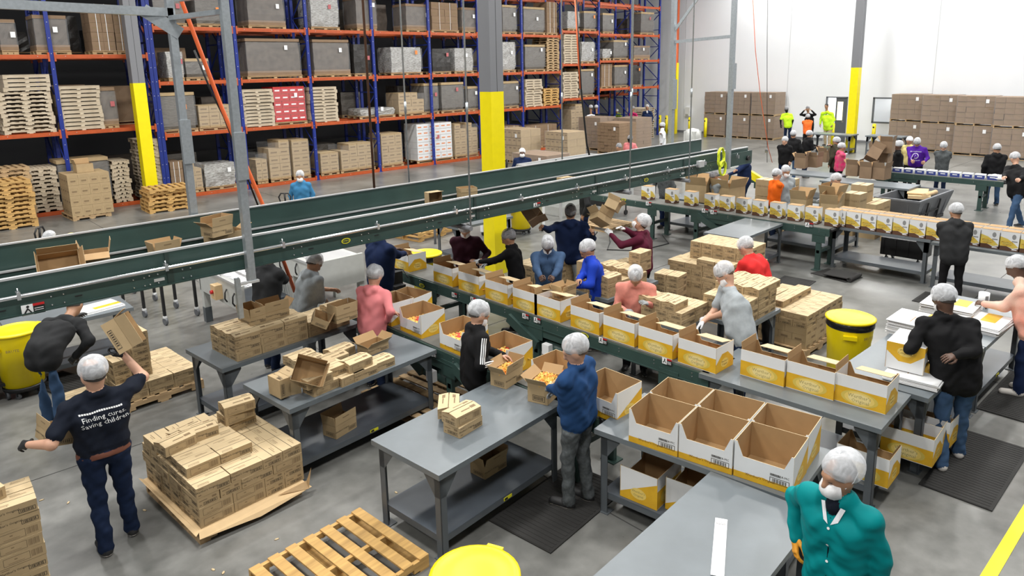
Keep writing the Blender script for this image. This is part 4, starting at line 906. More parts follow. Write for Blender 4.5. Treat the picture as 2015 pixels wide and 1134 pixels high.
# centre stacks
G='kraft cartons on the big centre pallet'
pallet((9.72,5.27,0),rad(3),'pallet under the tallest centre block of kraft cartons')
lw=[[(0,0,3,6,0)],[(0,0,2,4,1),(.41,0,2,6,0)]]
block((9.75,5.3),3,.125,[lw[k%2] for k in range(8)],'big centre pallet',G,low=4)
block((9.75,5.3),3,.125+8*.099,[[(.3,0,2,5,0)]]*3,'big centre pallet',G,lay0=8)
block((9.75,5.3),3,.125+8*.099,[[(.0,.1,1,2,1)]],'step of big centre pallet',G)
G='kraft cartons on the pallet beside the yellow can'
pallet((9.33,4.0,0),rad(1),'pallet under the low kraft block beside the yellow can')
block((9.38,4.03),1,.125,[[(0,0,4,5,0)] if k%2 else [(0,0,6,3,1)] for k in range(5)],'pallet by yellow can',G,low=3)
block((9.38,4.03),1,.125+5*.099,[[(.1,.4,3,1,0),(.1,.62,2,2,0)]],'top of pallet by yellow can',G,lay0=5)
G='kraft cartons on the tables behind the man in grey tee'
block((7.9,4.16),2,.852,[[(0,0,2,3,0),(.63,.0,1,2,1)]]*3,'table behind grey tee',G)
block((7.9,4.16),2,.852+3*.099,[[(0.3,0,2,3,0)]],'top of table behind grey tee',G,kinds=(2,3),lay0=3)
block((7.25,4.68),2,.852,[[(0,0,2,3,0)]]*2,'small table left of grey tee',G)
block((7.25,4.68),2,.852+2*.099,[[(0,.1,1,3,0)]],'top of small table',G,kinds=(2,3),lay0=2)
G='kraft cartons behind the woman in salmon'
block((7.55,6.1),1,.852,[[(0,0,3,3,0)]]*2,'table behind salmon top',G)
block((7.55,6.1),1,.852+2*.099,[[(0,0,1,2,0),(.5,0,1,3,0)]],'piled behind salmon top',G,kinds=(2,3),lay0=2)
block((8.35,6.15),3,.852+2*.099,[[(0,0,1,1,0)]]*3,'tower behind salmon top',G)
block((9.0,5.9),8,0,[[(0,0,1,2,0)]]*9,'column of cartons beside centre pallet',G,low=5)
block((8.75,6.6),-6,0,[[(0,0,1,2,0)]]*10,'second column beside centre pallet',G,low=6)
G='kraft cartons behind the denim jacket'
block((7.9,7.75),4,0,[[(0,0,3,3,0)]]*9,'block behind denim jacket',G,low=6)
block((7.9,7.75),4,9*.099,[[(.3,0,1,2,0)]],'top of block behind denim',G,kinds=(2,3),lay0=9)
p=at(1200,508,1.2); put_open((7.75,6.75,1.16),rad(5),'kraft carton on its side with dark opening, behind royal blue jacket',L=.32,W=.24,H=.15,ang=(.2,2.95,2.95,2.95),tilt=(math.pi/2,0),fl=.05,pr=False)
oc_put(1110,585,1.02,0,'small open carton in front of the denim jacket person',L=.28,W=.2,H=.12,ang=(.3,.5,.2,.4),fl=.08)
# cartons on the overhead belt
oz=2.165
def belt(px,py,rot,label,tilt=(0,0),dz=0,**k):
    p=at(px,py,oz+dz); return put_open((p[0],min(8.1,max(7.72,p[1])),oz+dz),rad(rot),label,tilt=tilt,group='discarded kraft cartons on the overhead belt',**k)
belt(118,528,-8,'large open carton tipped towards the camera at the left of the overhead belt',tilt=(.95,0),dz=.1,L=.34,W=.24,H=.12,ang=(.3,.2,.15,.4),fl=.10)
belt(186,522,-12,'upright carton with bent lid, second from the left on the overhead belt',L=.24,W=.22,H=.18,ang=(1.9,2.6,.3,.2),fl=.12)
belt(314,497,6,'carton with folded flaps, third from the left on the overhead belt',L=.27,W=.2,H=.09,ang=(.05,.4,.2,.3),fl=.09)
belt(408,472,0,'dark-topped carton under the open-flapped one on the overhead belt',L=.28,W=.22,H=.15,ang=(.2,2.9,.3,2.9),fl=.07)
p=at(398,450,oz+.155); put_open((p[0],7.98,oz+.156),rad(18),'open-flapped carton stacked on another on the overhead belt',L=.27,W=.20,H=.12,ang=(.1,-.2,.9,.2),fl=.10,group='discarded kraft cartons on the overhead belt')
belt(452,478,4,'plain carton leaning by the left hanger frame on the overhead belt',L=.26,W=.2,H=.16,ang=(2.9,2.9,2.9,1.0),fl=.12)
belt(848,396,-5,'upright carton with its empty inside facing the camera, overhead belt',tilt=(math.pi/2,0),dz=.08,L=.22,W=.30,H=.12,ang=(2.95,.1,2.95,2.95),fl=.05,pr=False)
belt(898,390,-20,'open carton right of the upright empty one on the overhead belt',L=.26,W=.2,H=.14,ang=(-.1,.1,.1,-.1),fl=.06)
belt(1107,356,-4,'carton lying on its side near the centre of the overhead belt',tilt=(math.pi/2,0),dz=.07,L=.26,W=.14,H=.14,ang=(2.95,.2,2.95,.2),fl=.04)
b=MB(); 
for k in range(6): b.bar((k*.05-.15,random.uniform(-.04,.04),.02),(k*.05-.06,random.uniform(-.05,.05),.05),.05,.004,'tan_paper')
sc=b.mesh('paper_scrap')
for (px,py,l) in ((222,515,'beside the second carton'),(68,525,'left of the tipped open carton')): p=at(px,py,oz); ob('paper_scrap',sc,None,(p[0],min(8,p[1]),oz),0,'crumpled brown paper scrap on the overhead belt '+l,'paper')
# air-borne cartons thrown by workers
def fly(px,py,z,rot,tilt,label,**k):
    p=at(px,py,z); return put_open(p,rad(rot),label,tilt=tilt,**k)
# ---------------------------------------------------------------- cans, bins, mats
def can(x,y,label,dolly=True,h=.80,bag=True,lean=None):
    t=thing('trash_can',label,'trash can',(x,y,0),.4); z0=.14 if dolly else 0
    ob('bin_body',MB().lathe([(0,z0),(.20,z0),(.235,z0+.02),(.265,z0+.55),(.275,z0+.60),(.285,h)],'can_yellow',28).box((.29,0,h-.16),(.05,.16,.05),'can_yellow').box((-.29,0,h-.16),(.05,.16,.05),'can_yellow').box((.31,.07,h-.2),(.03,.02,.1),'can_yellow').box((.31,-.07,h-.2),(.03,.02,.1),'can_yellow'),t)
    if bag: ob('liner',MB().lathe([(.283,h-.09),(.295,h-.07),(.293,h+.0),(.28,h+.01)],'black_gloss',28),t)
    ob('lid',MB().lathe([(.29,h),(.305,h+.01),(.305,h+.03),(.27,h+.045),(.255,h+.035),(.1,h+.055),(0,h+.055)],'can_yellow',32).box((.30,0,h+.015),(.06,.12,.02),'can_yellow'),t)
    if dolly:
        ob('dolly',MB().lathe([(0,.10),(.24,.10),(.25,.13),(.25,.15),(0,.15)],'black',20),t)
        for a in range(5):
            c,s_=math.cos(a*1.257),math.sin(a*1.257); ob('castor',MB().cyl((c*.2-.015,s_*.2,.04),(c*.2+.015,s_*.2,.04),.04,'bin_grey',12).b2(c*.2-.02,c*.2+.02,s_*.2-.01,s_*.2+.01,.04,.1,'black'),t)
    ob('bin_text',MB().text('BRUTE',(0,-.289,h-.17),(1,0,0),(0,0,1),.05,'ink_soft',.001),t,(0,0,0),-.75)
    return t
can(9.12,3.36,'yellow trash can with black liner between the carton pallet and flat box table',dolly=False,h=.82)
can(7.36,10.2,'yellow trash can behind the labelling monitor under the overhead conveyor')
p=at(935,1140,.8); can(p[0],p[1],'yellow trash can lid at the bottom edge of the photo',dolly=False)
can(1.22,10.85,'yellow trash can on a black dolly beside the bending man, left',h=.86,bag=False)
p=at(1037,462,0); can(p[0],p[1]+.2,'yellow trash can on dolly behind the arms-raised navy worker',h=.86)
p=at(1021,274,.86); can(p[0],p[1],'distant yellow trash can beside the wrapped kraft pallets')
p=at(835,578,0)
t=thing('utility_cart','black service cart with grey posts at the left edge','cart',(.75,11.2,0))
ob('shelf',MB().b2(-.3,.3,-.45,.45,.2,.24,'black').b2(-.3,.3,-.45,.45,.84,.9,'black'),t)
for x in (-.27,.27):
    for y in (-.42,.42): ob('post',MB().cyl((x,y,.24),(x,y,.84),.028,'aluminium',10),t); ob('castor',MB().cyl((x-.02,y,.06),(x+.02,y,.06),.06,'bin_grey',12).b2(x-.025,x+.025,y-.01,y+.01,.06,.2,'black'),t)
# big grey tub
A_=[(18.2,6.45),(20.6,6.45),(20.6,5.2),(18.2,5.2)]
t=thing('tub_truck','large grey plastic tub truck holding a brown paper bundle','cart',(19.4,5.85,0),rad(-2))
b=MB(); o1=[(-1.1,-.5),(1.1,-.5),(1.1,.5),(-1.1,.5)]; o0=[(-.95,-.4),(.95,-.4),(.95,.4),(-.95,.4)]
vs=[(x,y,.22) for x,y in o0]+[(x,y,.80) for x,y in o1]+[(x*1.03,y*1.06,.80) for x,y in o1]+[(x*1.03,y*1.06,.76) for x,y in o1]+[(x*.97,y*.95,.80) for x,y in o1]+[(x*.97,y*.95,.26) for x,y in o0]
Q=lambda a,b_: [(a+k,a+(k+1)%4,b_+(k+1)%4,b_+k) for k in range(4)]
b.add(vs,[(3,2,1,0)]+Q(0,12)+Q(12,8)+Q(8,16)+Q(16,20)+[(20,21,22,23)],'bin_grey')
for x in (-.8,-.3,.3,.8): b.bar((x*.94,-.42,.24),(x,-.51,.76),.03,.06,'bin_grey')
for y in (-.25,.25): b.bar((-.97,y*.9,.24),(-1.1,y,.76),.03,.05,'bin_grey')
ob('tub',b,t); ob('base',MB().b2(-.9,.9,-.42,.42,.13,.22,'black').bar((-1.0,-.5,.45),(.2,-.5,.45),.03,.03,'black').bar((-.6,-.47,.2),(-.6,-.54,.7),.03,.05,'black').bar((.2,-.47,.2),(.2,-.54,.7),.03,.05,'black'),t)
for x in (-.75,.75):
    for y in (-.35,.35): ob('castor',MB().cyl((x,y-.02,.07),(x,y+.02,.07),.07,'black',14).b2(x-.02,x+.02,y-.03,y+.03,.07,.14,'black'),t)
ob('paper_bundle',MB().box((0,0,.05),(.9,.5,.08),'tan_paper',rot=.2).box((.1,.05,.12),(.85,.45,.03),'tan_paper',rot=.15).cyl((-.4,-.2,.1),(.35,-.3,.1),.06,'tan_paper',10),None,(19.75,5.85,.66),.1,'folded brown paper bundle inside the grey tub','paper')
t=thing('tub_truck','black ribbed tub on castors under the far retail box table','cart',(15.55,4.75,0),rad(90)); b=MB(); b.b2(-.4,.4,-.28,.28,.16,.52,'black'); [b.b2(x-.02,x+.02,-.3,.3,.18,.5,'black') for x in (-.35,-.12,.12,.35)]; ob('tub',b,t)
for x in (-.3,.3): 
    for y in (-.2,.2): ob('castor',MB().cyl((x-.02,y,.06),(x+.02,y,.06),.06,'bin_grey',12).b2(x-.01,x+.01,y-.02,y+.02,.06,.16,'black'),t)
def mat_(x,y,L,W,rot,label):
    b=MB(); b.b2(0,L,0,W,0,.012,'rubber')
    for k in range(int(L/.05)): b.b2(k*.05+.008,k*.05+.03,.03,W-.03,.012,.015,'rubber')
    return ob('floor_mat',b,None,(x,y,.001),rad(rot),label,'mat')
mat_(3.85,3.72,1.25,.72,6,'black ribbed floor mat under the navy sweater person'); mat_(7.15,1.25,1.5,.62,0,'black rubber mat under the man in blue jeans'); mat_(9.3,1.3,1.5,.62,-1,'black rubber mat under the peach top person'); mat_(13.3,5.05,.55,.75,-12,'folded black mat on the floor left of the far tables')
mat_(12.2,5.4,.8,.6,5,'thin black mat between centre pallet and grey table'); mat_(13.0,2.7,.7,1.1,0,'black mat under the black-jacketed person'); mat_(4.0,6.9,.6,.5,5,'black mat behind second left table'); mat_(1.7,9.9,.0+.5,1.3,20,'black mat beside the bending man')
ob('mat_fold',MB().cyl((13.35,5.0,.05),(13.85,5.0,.05),.045,'rubber',10).b2(13.35,13.85,5.0,5.5,.06,.075,'rubber'),None,(0,0,0),0,'rolled flap of the folded black mat left of the far tables','mat')
# scraps on floor
SCR=['by the bottom left carton stack','just right of the bottom left stack','left of the front loaded pallet','right of the front loaded pallet','above the pale pallet, at bottom','near the bottom edge, left','in front of the front table pallet','beside the front table leg','left one of three behind the yellow lid','upper one of three behind the yellow lid','lower one of three behind the yellow lid','under the front centre table','beyond the guard near the racks','under the lower conveyor']
for k,(px,py) in enumerate([(82,985),(135,990),(285,1005),(545,1062),(440,1128),(420,1122),(635,1058),(715,1010),(905,1093),(917,1085),(918,1083),(780,970),(1337,344),(985,745)]):
    p=at(px,py,0); ob('paper_scrap',MB().lathe([(0,0),(.016,.002),(.012,.012),(0,.014)],'kraft_light',5),None,(p[0],p[1],.0),k,'small paper scrap on the floor, %s'%SCR[k],'paper','small paper scraps on the floor').scale=(1.6,.8,.6)
# pallet jacks
def jack(px,py,z,rot,label,col='black'):
    p=at(px,py,z); t=thing('pallet_jack',label,'pallet jack',(p[0],p[1],0),rot)
    ob('fork',MB().b2(.15,1.3,-.28,-.12,.05,.1,'rack_orange').b2(.15,1.3,.12,.28,.05,.1,'rack_orange').b2(.0,.2,-.28,.28,.05,.35,'rack_orange'),t)
    ob('handle',MB().tube([(0,0,.3),(-.06,0,.9)],.03,'black').tube([(-.06,0,.9),(-.07,-.12,1.0),(-.08,-.15,1.13),(-.09,-.09,1.22),(-.09,.09,1.22),(-.08,.15,1.13),(-.07,.12,1.0),(-.06,0,.9)],.018,'black').tube([(-.06,0,.9),(-.09,0,1.22)],.022,'black'),t)
    ob('wheel',MB().cyl((0,-.05,.09),(0,.05,.09),.09,'black',14),t)
jack(70,455,1.15,2.4,'pallet jack with black loop handle behind the bending person in pale yellow'); jack(563,385,1.15,.8,'pallet jack with black loop handle beside the person in blue'); jack(993,322,1.1,2.5,'pallet jack with black handle right of the centre column')
# wrapped pallets by the white wall
def wallload(x,y,z,w,d,h,label,rows=4,cols=3,colr='kraft_brown',film='film',pal=True,rot=0,strip=True):
    t=thing('pallet_load',label,'pallet load',(x,y,z),rot)
    if pal:
        bb=MB(); bb.b2(0,d,0,w,.10,.122,'wood'); [bb.b2(0,d,yy,yy+.05,.02,.1,'wood') for yy in (0,w/2-.03,w-.05)]; bb.b2(0,.1,0,w,0,.02,'wood'); ob('pallet',bb,t)
    z0=PH if pal else 0
    cw=w/cols; ch_=h/rows
    m1=MB().b2(0,d/2-.004,.003,cw-.003,0,ch_-.004,colr).b2(-.002,0,cw*.12,cw*.6,ch_*.55,ch_*.7,'ink_soft').b2(-.002,0,.003,cw-.003,ch_*.9,ch_-.004,'ink_soft').mesh('carton')
    m2=MB().b2(0,d/2-.004,.003,cw-.003,0,ch_-.004,colr).b2(.02,d*.3,-.0+.001,.003,ch_*.5,ch_*.66,'ink_soft').mesh('carton')
    for r in range(rows):
        for c_ in range(cols):
            for q in (0,1):
                if q and r<rows-1 and 0<c_<cols-1: continue
                ob('carton',m1,t,(q*d/2+random.uniform(-.02,.02),c_*cw+random.uniform(-.006,.006),z0+r*ch_))
    if film: ob('film',MB().b2(-.02,d+.01,-.02,w+.02,z0,z0+h+.01,film),t)
    if strip: ob('sticker',MB().b2(-.03,-.024,0,.12,0,.16,'paper'),t,(0,w*.15,z0+h*.75))
    return t
for k,(pl,pr) in enumerate([(1548,1503),(1500,1458),(1455,1410)]):
    a=at(pl,262,.3); 
    yy=[18.05,19.5,20.95][k]
    for lv in (0,1): wallload(36.2,yy,lv*1.27,1.36,1.15,1.14,'film-wrapped brown carton pallet, %s row, %s from the right beside the office door'%(['lower','upper'][lv],ORD[k]),5,4)
for k in range(4):
    yy=[10.85,9.35,7.85,6.35][k]
    for lv in (0,1): wallload(36.0-.5*k,yy,lv*1.27,1.38,1.15,1.14,'film-wrapped brown carton pallet, %s row, %s from the office window'%(['lower','upper'][lv],ORD[k]),5,4)
wallload(26.2,20.6,0,1.3,1.3,1.35,'tall pinkish-brown carton block, near one of the far centre group',9,6,colr='kraft_brown',film=None)
wallload(28.0,21.0,0,1.3,1.3,1.45,'tall pinkish-brown carton block, far one of the far centre group',9,6,colr='kraft_brown',film='film')
wallload(27.0,22.4,0,1.4,1.2,1.5,'pinkish-brown carton block with white label, far centre group',9,5,colr='kraft_brown',film='film')
wallload(22.2,20.2,0,1.3,1.2,1.25,'film-wrapped kraft carton block, right one in front of the rack',4,5,colr='kraft')
wallload(21.2,22.0,0,1.5,1.2,1.35,'film-wrapped kraft carton block, left one in front of the rack',4,5,colr='kraft')
wallload(17.6,17.0,0,1.7,1.2,.95,'low grey film-wrapped carton block behind the man in navy, right of column',6,6,colr='kraft_brown')
wallload(19.4,15.6,0,1.2,1.2,.75,'low brown carton block beside the metal frame enclosure',4,4,colr='kraft_brown',film=None)
pb=MB(); tv=[tuple(v.co) for v in CM[0].vertices]; tf_=[(tuple(f.vertices),CM[0].materials[f.material_index].name) for f in CM[0].polygons]
for (x,y,z,a) in PILE:
    pb.T=(rz(a),np.array([x,y,z]))
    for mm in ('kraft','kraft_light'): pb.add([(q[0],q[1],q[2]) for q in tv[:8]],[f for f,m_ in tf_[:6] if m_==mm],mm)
    pb.b2(.03,.15,-.1015,-.1005,.015,.045,'ink_soft').b2(-.157,-.1562,-.04,.06,.015,.045,'ink_soft')
ob('lower_cartons',pb,None,(0,0,0),0,'lower layers of kraft cartons in the centre carton piles','box',kind='stuff')
load(1125,1150,205,.12,'cartons',lab='kraft carton load behind the far group by the rack end',lev='zz')
# brown cartons on far tables
def bc(px,py,z,rot,label,s=(.42,.32,.34),fl=True,tilt=(0,0)):
    p=at(px,py,z); put_open((p[0],p[1],z+(.12 if tilt!=(0,0) else 0)),rad(rot),label,L=s[0],W=s[1],H=s[2],out='kraft_brown',inn='kraft_in',pr=False,ang=(.2,.6,.3,2.9) if fl else (2.95,2.95,2.95,2.95),fl=.15,tilt=tilt,group='brown cartons on the far packing tables')
for k,(px,py,r) in enumerate([(1577,330,10),(1603,328,0),(1625,318,-8)]): bc(px,py,.855,r,'brown carton, %s from the left on the table by the dark-jacketed group'%ORD[k])
for k,(px,py,r,ti) in enumerate([(1680,345,5,(0,0)),(1708,350,0,(0,0)),(1725,340,10,(0,0)),(1735,352,-5,(0,0))]): bc(px,py,.855,r,'brown carton, %s from the left on the table by the pink camouflage hoodie'%ORD[k],tilt=ti)
bc(1712,322,1.2,30,'brown carton tilted on top of the pile beside the pink camouflage hoodie',tilt=(.5,.4)); bc(1740,318,1.2,0,'brown carton on the back of the pile beside pink camouflage hoodie'); bc(1746,300,1.5,8,'topmost brown carton behind the pile beside pink camouflage hoodie')
# kraft cartons in front of far people (orange tee group)
def kc(x,y,z,s,rot,label,open_=False):
    if open_: return put_open((x,y,z),rad(rot),label,L=s[0],W=s[1],H=s[2],ang=(.3,-.1,.4,.6),pr=False,fl=.22)
    b=MB().b2(-s[0]/2,s[0]/2,-s[1]/2,s[1]/2,0,s[2],'kraft',ms=['kraft','kraft_light','kraft','kraft','kraft','kraft']); b.text('WERTHER\'S',(0,-s[1]/2,s[2]*.6),(1,0,0),(0,0,1),.06,'ink_soft',.002).text('WERTHER\'S',(-s[0]/2,0,s[2]*.6),(0,-1,0),(0,0,1),.06,'ink_soft',.002); b.b2(-s[0]/2,s[0]/2,-.02,.02,s[2],s[2]+.001,'ink_soft')  # paler lid face paints in the light falling from above
    return ob('kraft_box',b,None,(x,y,z),rad(rot),label,'box')
tz=table((14.75,5.9),0,1.5,1.6,'grey work table with open kraft boxes beside the orange tee person',sticker=False)
q=at(1565,400,.87)
kc(15.0,6.75,.855,(.42,.34,.34),5,'large kraft box being opened by the orange tee person',True); kc(15.5,6.3,.855,(.42,.36,.42),-4,'tall kraft box with raised lid between orange tee and black vest people',True)
kc(15.1,6.15,.855,(.42,.34,.30),12,'wide open kraft box in front of the black vest person',True); kc(16.0,6.0,.855,(.4,.34,.4),0,'closed kraft box behind the black vest person')
for k,(x,y,z) in enumerate([(17.3,6.6,.0),(17.75,6.6,0),(17.3,6.1,0),(17.75,6.1,0),(17.3,5.6,0),(17.3,6.6,.42),(17.3,6.1,.42),(17.75,6.1,.42),(17.3,6.35,.84),(17.8,6.5,.42)]): kc(x,y,z,(.42,.36,.41),random.uniform(-5,5),'kraft box, %s of the group between black vest person and grey tub'%ORD[k])
for k,(x,y) in enumerate([(16.6,8.0),(17.0,8.0),(16.6,8.4)]):
    for l in range(3): kc(x,y,l*.42,(.38,.36,.41),0,'kraft box, %s column, %s up, right of the navy hooded worker'%(ORD[k],ORD[l]))
kc(14.9,9.2,.855,(.6,.5,.42),10,'large open kraft box in front of the grey hooded worker in a cap',True); kc(15.05,8.55,.855,(.6,.5,.4),-8,'second large open kraft box beside the worker in a cap',True); kc(15.5,9.7,.855,(.4,.4,.35),0,'small kraft box behind the two large open ones')
table((14.75,8.2),0,.95,1.9,'grey work table with large open kraft boxes under the belt end',sticker=False)
# tipped retail carton at right edge
p=at(1985,440,.9); t=ob('retail_box',RM,None,(14.9,2.35,1.3),(.5,.2,-1.2),'large white and gold retail box held tilted by the man with white sleeve stripe','box'); t.scale=(1.6,1.5,1.5)
# ---------------------------------------------------------------- machines
t=thing('case_sealer','long pale grey case sealing machine with rollers under the overhead conveyor','machine',(3.95,10.2,0),0)
ob('body',MB().b2(0,.05,0,1.75,.55,.98,'machine_grey').b2(.75,.80,0,1.75,.55,.98,'machine_grey').b2(0,.8,1.72,1.78,.5,1.0,'machine_grey').b2(.05,.75,0,1.75,.6,.66,'steel_shelf').b2(-.02,.0,.0,1.75,.95,.985,'aluminium'),t)
for k in range(22): ob('roller',MB().cyl((.06,.06+k*.077,.93),(.74,.06+k*.077,.93),.022,'chrome',8),t)
for y in (.03,1.62):
    for x in (0,.7): ob('leg',MB().b2(x,x+.1,y,y+.1,.0,.55,'machine_grey').b2(x-.005,x+.105,y-.005,y+.105,.0,.26,'steel_leg'),t)
ob('control_box',MB().b2(-.12,0,.75,.93,.62,.85,'tan_paper').cyl((-.16,.84,.74),(-.12,.84,.74),.03,'red_card',10),t)
for y in (.25,.55): ob('grab_handle',MB().tube([(-.01,y,.82),(-.05,y-.03,.78),(-.06,y-.03,.68),(-.02,y,.62)],.012,'black'),t)
ob('clear_guard',MB().b2(-.02,-.01,.2,1.3,1.0,1.35,'glass').b2(-.02,0,.72,.74,1.0,1.4,'aluminium'),t)
t=thing('case_sealer','second pale machine with curved black handles behind the grey hoodie person','machine',(5.35,10.5,0),0)
ob('body',MB().b2(0,.9,0,1.9,.6,.95,'machine_grey').b2(-.02,0,.0,1.9,.92,.96,'aluminium').b2(.1,.8,.0,1.9,.95,.965,'aluminium').b2(.01,.89,-.012,.04,.5,1.0,'machine_grey'),t)
for y in (.02,.9,1.78):
    for x in (0,.8): ob('leg',MB().b2(x,x+.1,y,y+.1,0,.6,'machine_grey'),t)
for y in (.3,.7,1.3): ob('grab_handle',MB().tube([(-.01,y,.86),(-.06,y-.04,.8),(-.06,y-.04,.72),(-.02,y,.66)],.013,'black'),t)
ob('clear_pane',MB().add([(-.015,.1,.97),(-.015,1.7,.97),(-.015,1.7,1.45),(-.015,.1,1.45)],[(0,1,2,3)],'film'),t)
ob('guard_frame',MB().b2(-.03,0,.08,.1,.6,1.5,'aluminium').b2(-.03,0,1.0,1.02,.96,1.5,'aluminium').b2(-.03,0,.08,1.75,1.47,1.5,'aluminium'),t)
t=thing('roller_conveyor','expandable black-legged roller conveyor on castors, left under the overhead belt','conveyor',(3.7,12.2,0),rad(100))
ob('frame',MB().b2(0,2.4,-.3,-.27,.72,.8,'black').b2(0,2.4,.27,.3,.72,.8,'black'),t)
for k in range(16): ob('roller',MB().cyl((.1+k*.15,-.27,.77),(.1+k*.15,.27,.77),.022,'chrome',8),t)
for x in (.05,.75,1.5,2.3):
    for y in (-.28,.28): ob('leg',MB().b2(x-.02,x+.02,y-.02,y+.02,.14,.72,'black').b2(x-.025,x+.025,y-.025,y+.025,.12,.16,'paper'),t); ob('castor',MB().cyl((x,y-.02,.065),(x,y+.02,.065),.065,'bin_grey',14).b2(x-.03,x+.03,y-.03,y-.022,.06,.14,'aluminium'),t)
t=thing('label_printer','black inkjet coder with lit monitor at the start of the centre conveyor','machine',(6.0,9.35,0),0)
ob('stand',MB().cyl((0,0,0),(0,0,1.0),.025,'galv',8).cyl((0,.3,0),(0,.3,1.0),.025,'galv',8).b2(-.25,.25,-.03,.33,.03,.06,'black').b2(-.05,.05,-.05,.35,.55,.58,'black').cyl((.1,.1,0),(.1,.1,1.1),.02,'galv',8),t)
ob('monitor',MB().box((-.05,0,1.12),(.10,.30,.22),'black_gloss',rot=-.25).box((-.11,-.03,1.12),(.01,.20,.13),'screen',rot=-.25),t)
ob('printer_body',MB().b2(-.1,.1,-.25,.05,.6,.98,'black').b2(-.12,.08,.1,.3,.62,.9,'black_gloss').b2(-.13,-.12,.12,.2,.7,.82,'paper').b2(-.15,.05,-.4,-.28,.45,.8,'black').tube([(-.05,-.3,.45),(-.08,-.35,.3),(-.02,-.42,.3),(0,-.4,.45)],.015,'black').tube([(0,0,1.0),(.15,-.2,.98),(.1,-.4,.9)],.01,'black'),t)
put_display(6.55,9.55,.852,D90,'display box behind the lit monitor at the start of the line','yellow display boxes on the centre conveyor')
ob('hand_truck',MB().cyl((9.9,13.3,0),(9.9,13.3,.9),.03,'column_grey',8).b2(9.8,10.0,13.2,13.4,.8,.95,'column_grey'),None,(0,0,0),0,'grey steel stand behind the maroon sweater person','stand')
# enclosure frame
t=thing('frame_enclosure','clear machine enclosure with white top frame beyond the overhead conveyor','machine',(14.0,13.0,0),0)
for a,b_ in (((0,0,1.35),(3.2,0,1.35)),((0,0,1.35),(0,1.7,1.35)),((3.2,0,1.35),(3.2,1.7,1.35)),((0,1.7,1.35),(3.2,1.7,1.35))): ob('top_rail',MB().bar(a,b_,.06,.06,'aluminium'),t)
for x,y in ((0,0),(1.6,0),(3.2,0),(0,1.7),(3.2,1.7),(1.6,1.7)): ob('post',MB().b2(x-.03,x+.03,y-.03,y+.03,0,1.35,'aluminium'),t)
ob('panel',MB().b2(0,3.2,-.005,.005,.3,1.32,'glass').b2(-.005,.005,0,1.7,.3,1.32,'glass'),t)
ob('touch_screen',MB().box((1.5,-.1,1.45),(.08,.38,.30),'brown_card',rot=.6).box((1.455,-.13,1.45),(.01,.28,.22),'screen',rot=.6),t)
ob('speaker_panel',MB().b2(-.45,-.1,-.25,-.2,.7,1.45,'white_card').cyl((-.28,-.26,1.2),(-.28,-.25,1.2),.12,'black',18),t)
ob('machine_base',MB().b2(.2,3.0,.2,1.5,0,.7,'machine_grey'),t)
t=thing('palletizer','pale grey upright wrapping machine near the yellow guard at the far side','machine',(19.8,12.6,0))
ob('column',MB().b2(-.2,.2,-.2,.2,0,2.0,'machine_grey').lathe([(.24,1.7),(.26,1.85),(.2,2.05),(0,2.1)],'machine_grey',16),t); ob('table',MB().b2(.3,1.8,-.9,-.0,.7,.8,'machine_grey').b2(.4,.5,-.8,-.7,0,.7,'black').b2(1.6,1.7,-.8,-.7,0,.7,'black'),t); ob('cabinet',MB().b2(-.9,-.4,-.9,-.3,0,.95,'machine_grey').b2(-.92,-.9,-.7,-.5,.5,.65,'black'),t)
ob('guard_arm',MB().bar((-.3,.4,1.0),(-.5,-.55,.62),.10,.2,'safety_yellow').cyl((-.25,.4,1.0),(-.35,.4,1.0),.10,'safety_yellow',14),c5)['label']='bright yellow sloping belt guard'
# white table beyond the column & under-belt white frame
table((9.0,11.3),0,1.6,.8,'white-topped table behind the maroon sweater person',sticker=False)
t=thing('machine_frame','white-legged machine frame on castors beyond the arms-raised worker','machine',(11.2,12.3,0)); 
ob('top',MB().b2(0,1.5,0,.9,.85,.95,'machine_grey'),t)
for x in (.05,1.4):
    for y in (.05,.8): ob('leg',MB().b2(x-.05,x+.05,y-.05,y+.05,.1,.85,'white_card').cyl((x-.02,y,.05),(x+.02,y,.05),.05,'black',10),t)
t=thing('rolling_cart','low black wheeled cart beside the back conveyor','cart',(15.2,12.3,0)); ob('tray',MB().b2(-.5,.5,-.35,.35,.35,.5,'black'),t)
for x in (-.4,.4):
    for y in (-.3,.3): ob('castor',MB().cyl((x,y-.02,.07),(x,y+.02,.07),.07,'black',12).b2(x-.02,x+.02,y-.01,y+.01,.07,.35,'black'),t)
ob('floor_cable',MB().tube([(13.5,10.9,.01),(12.8,10.3,.01),(12.2,9.9,.01),(12.6,9.3,.01),(13.6,9.2,.01),(14.2,9.8,.01)],.012,'black').tube([(13.4,11.2,.01),(12.4,10.6,.01),(11.6,10.8,.01)],.012,'black'),None,(0,0,0),0,'loose black cables on the floor beside the back conveyor','cable')
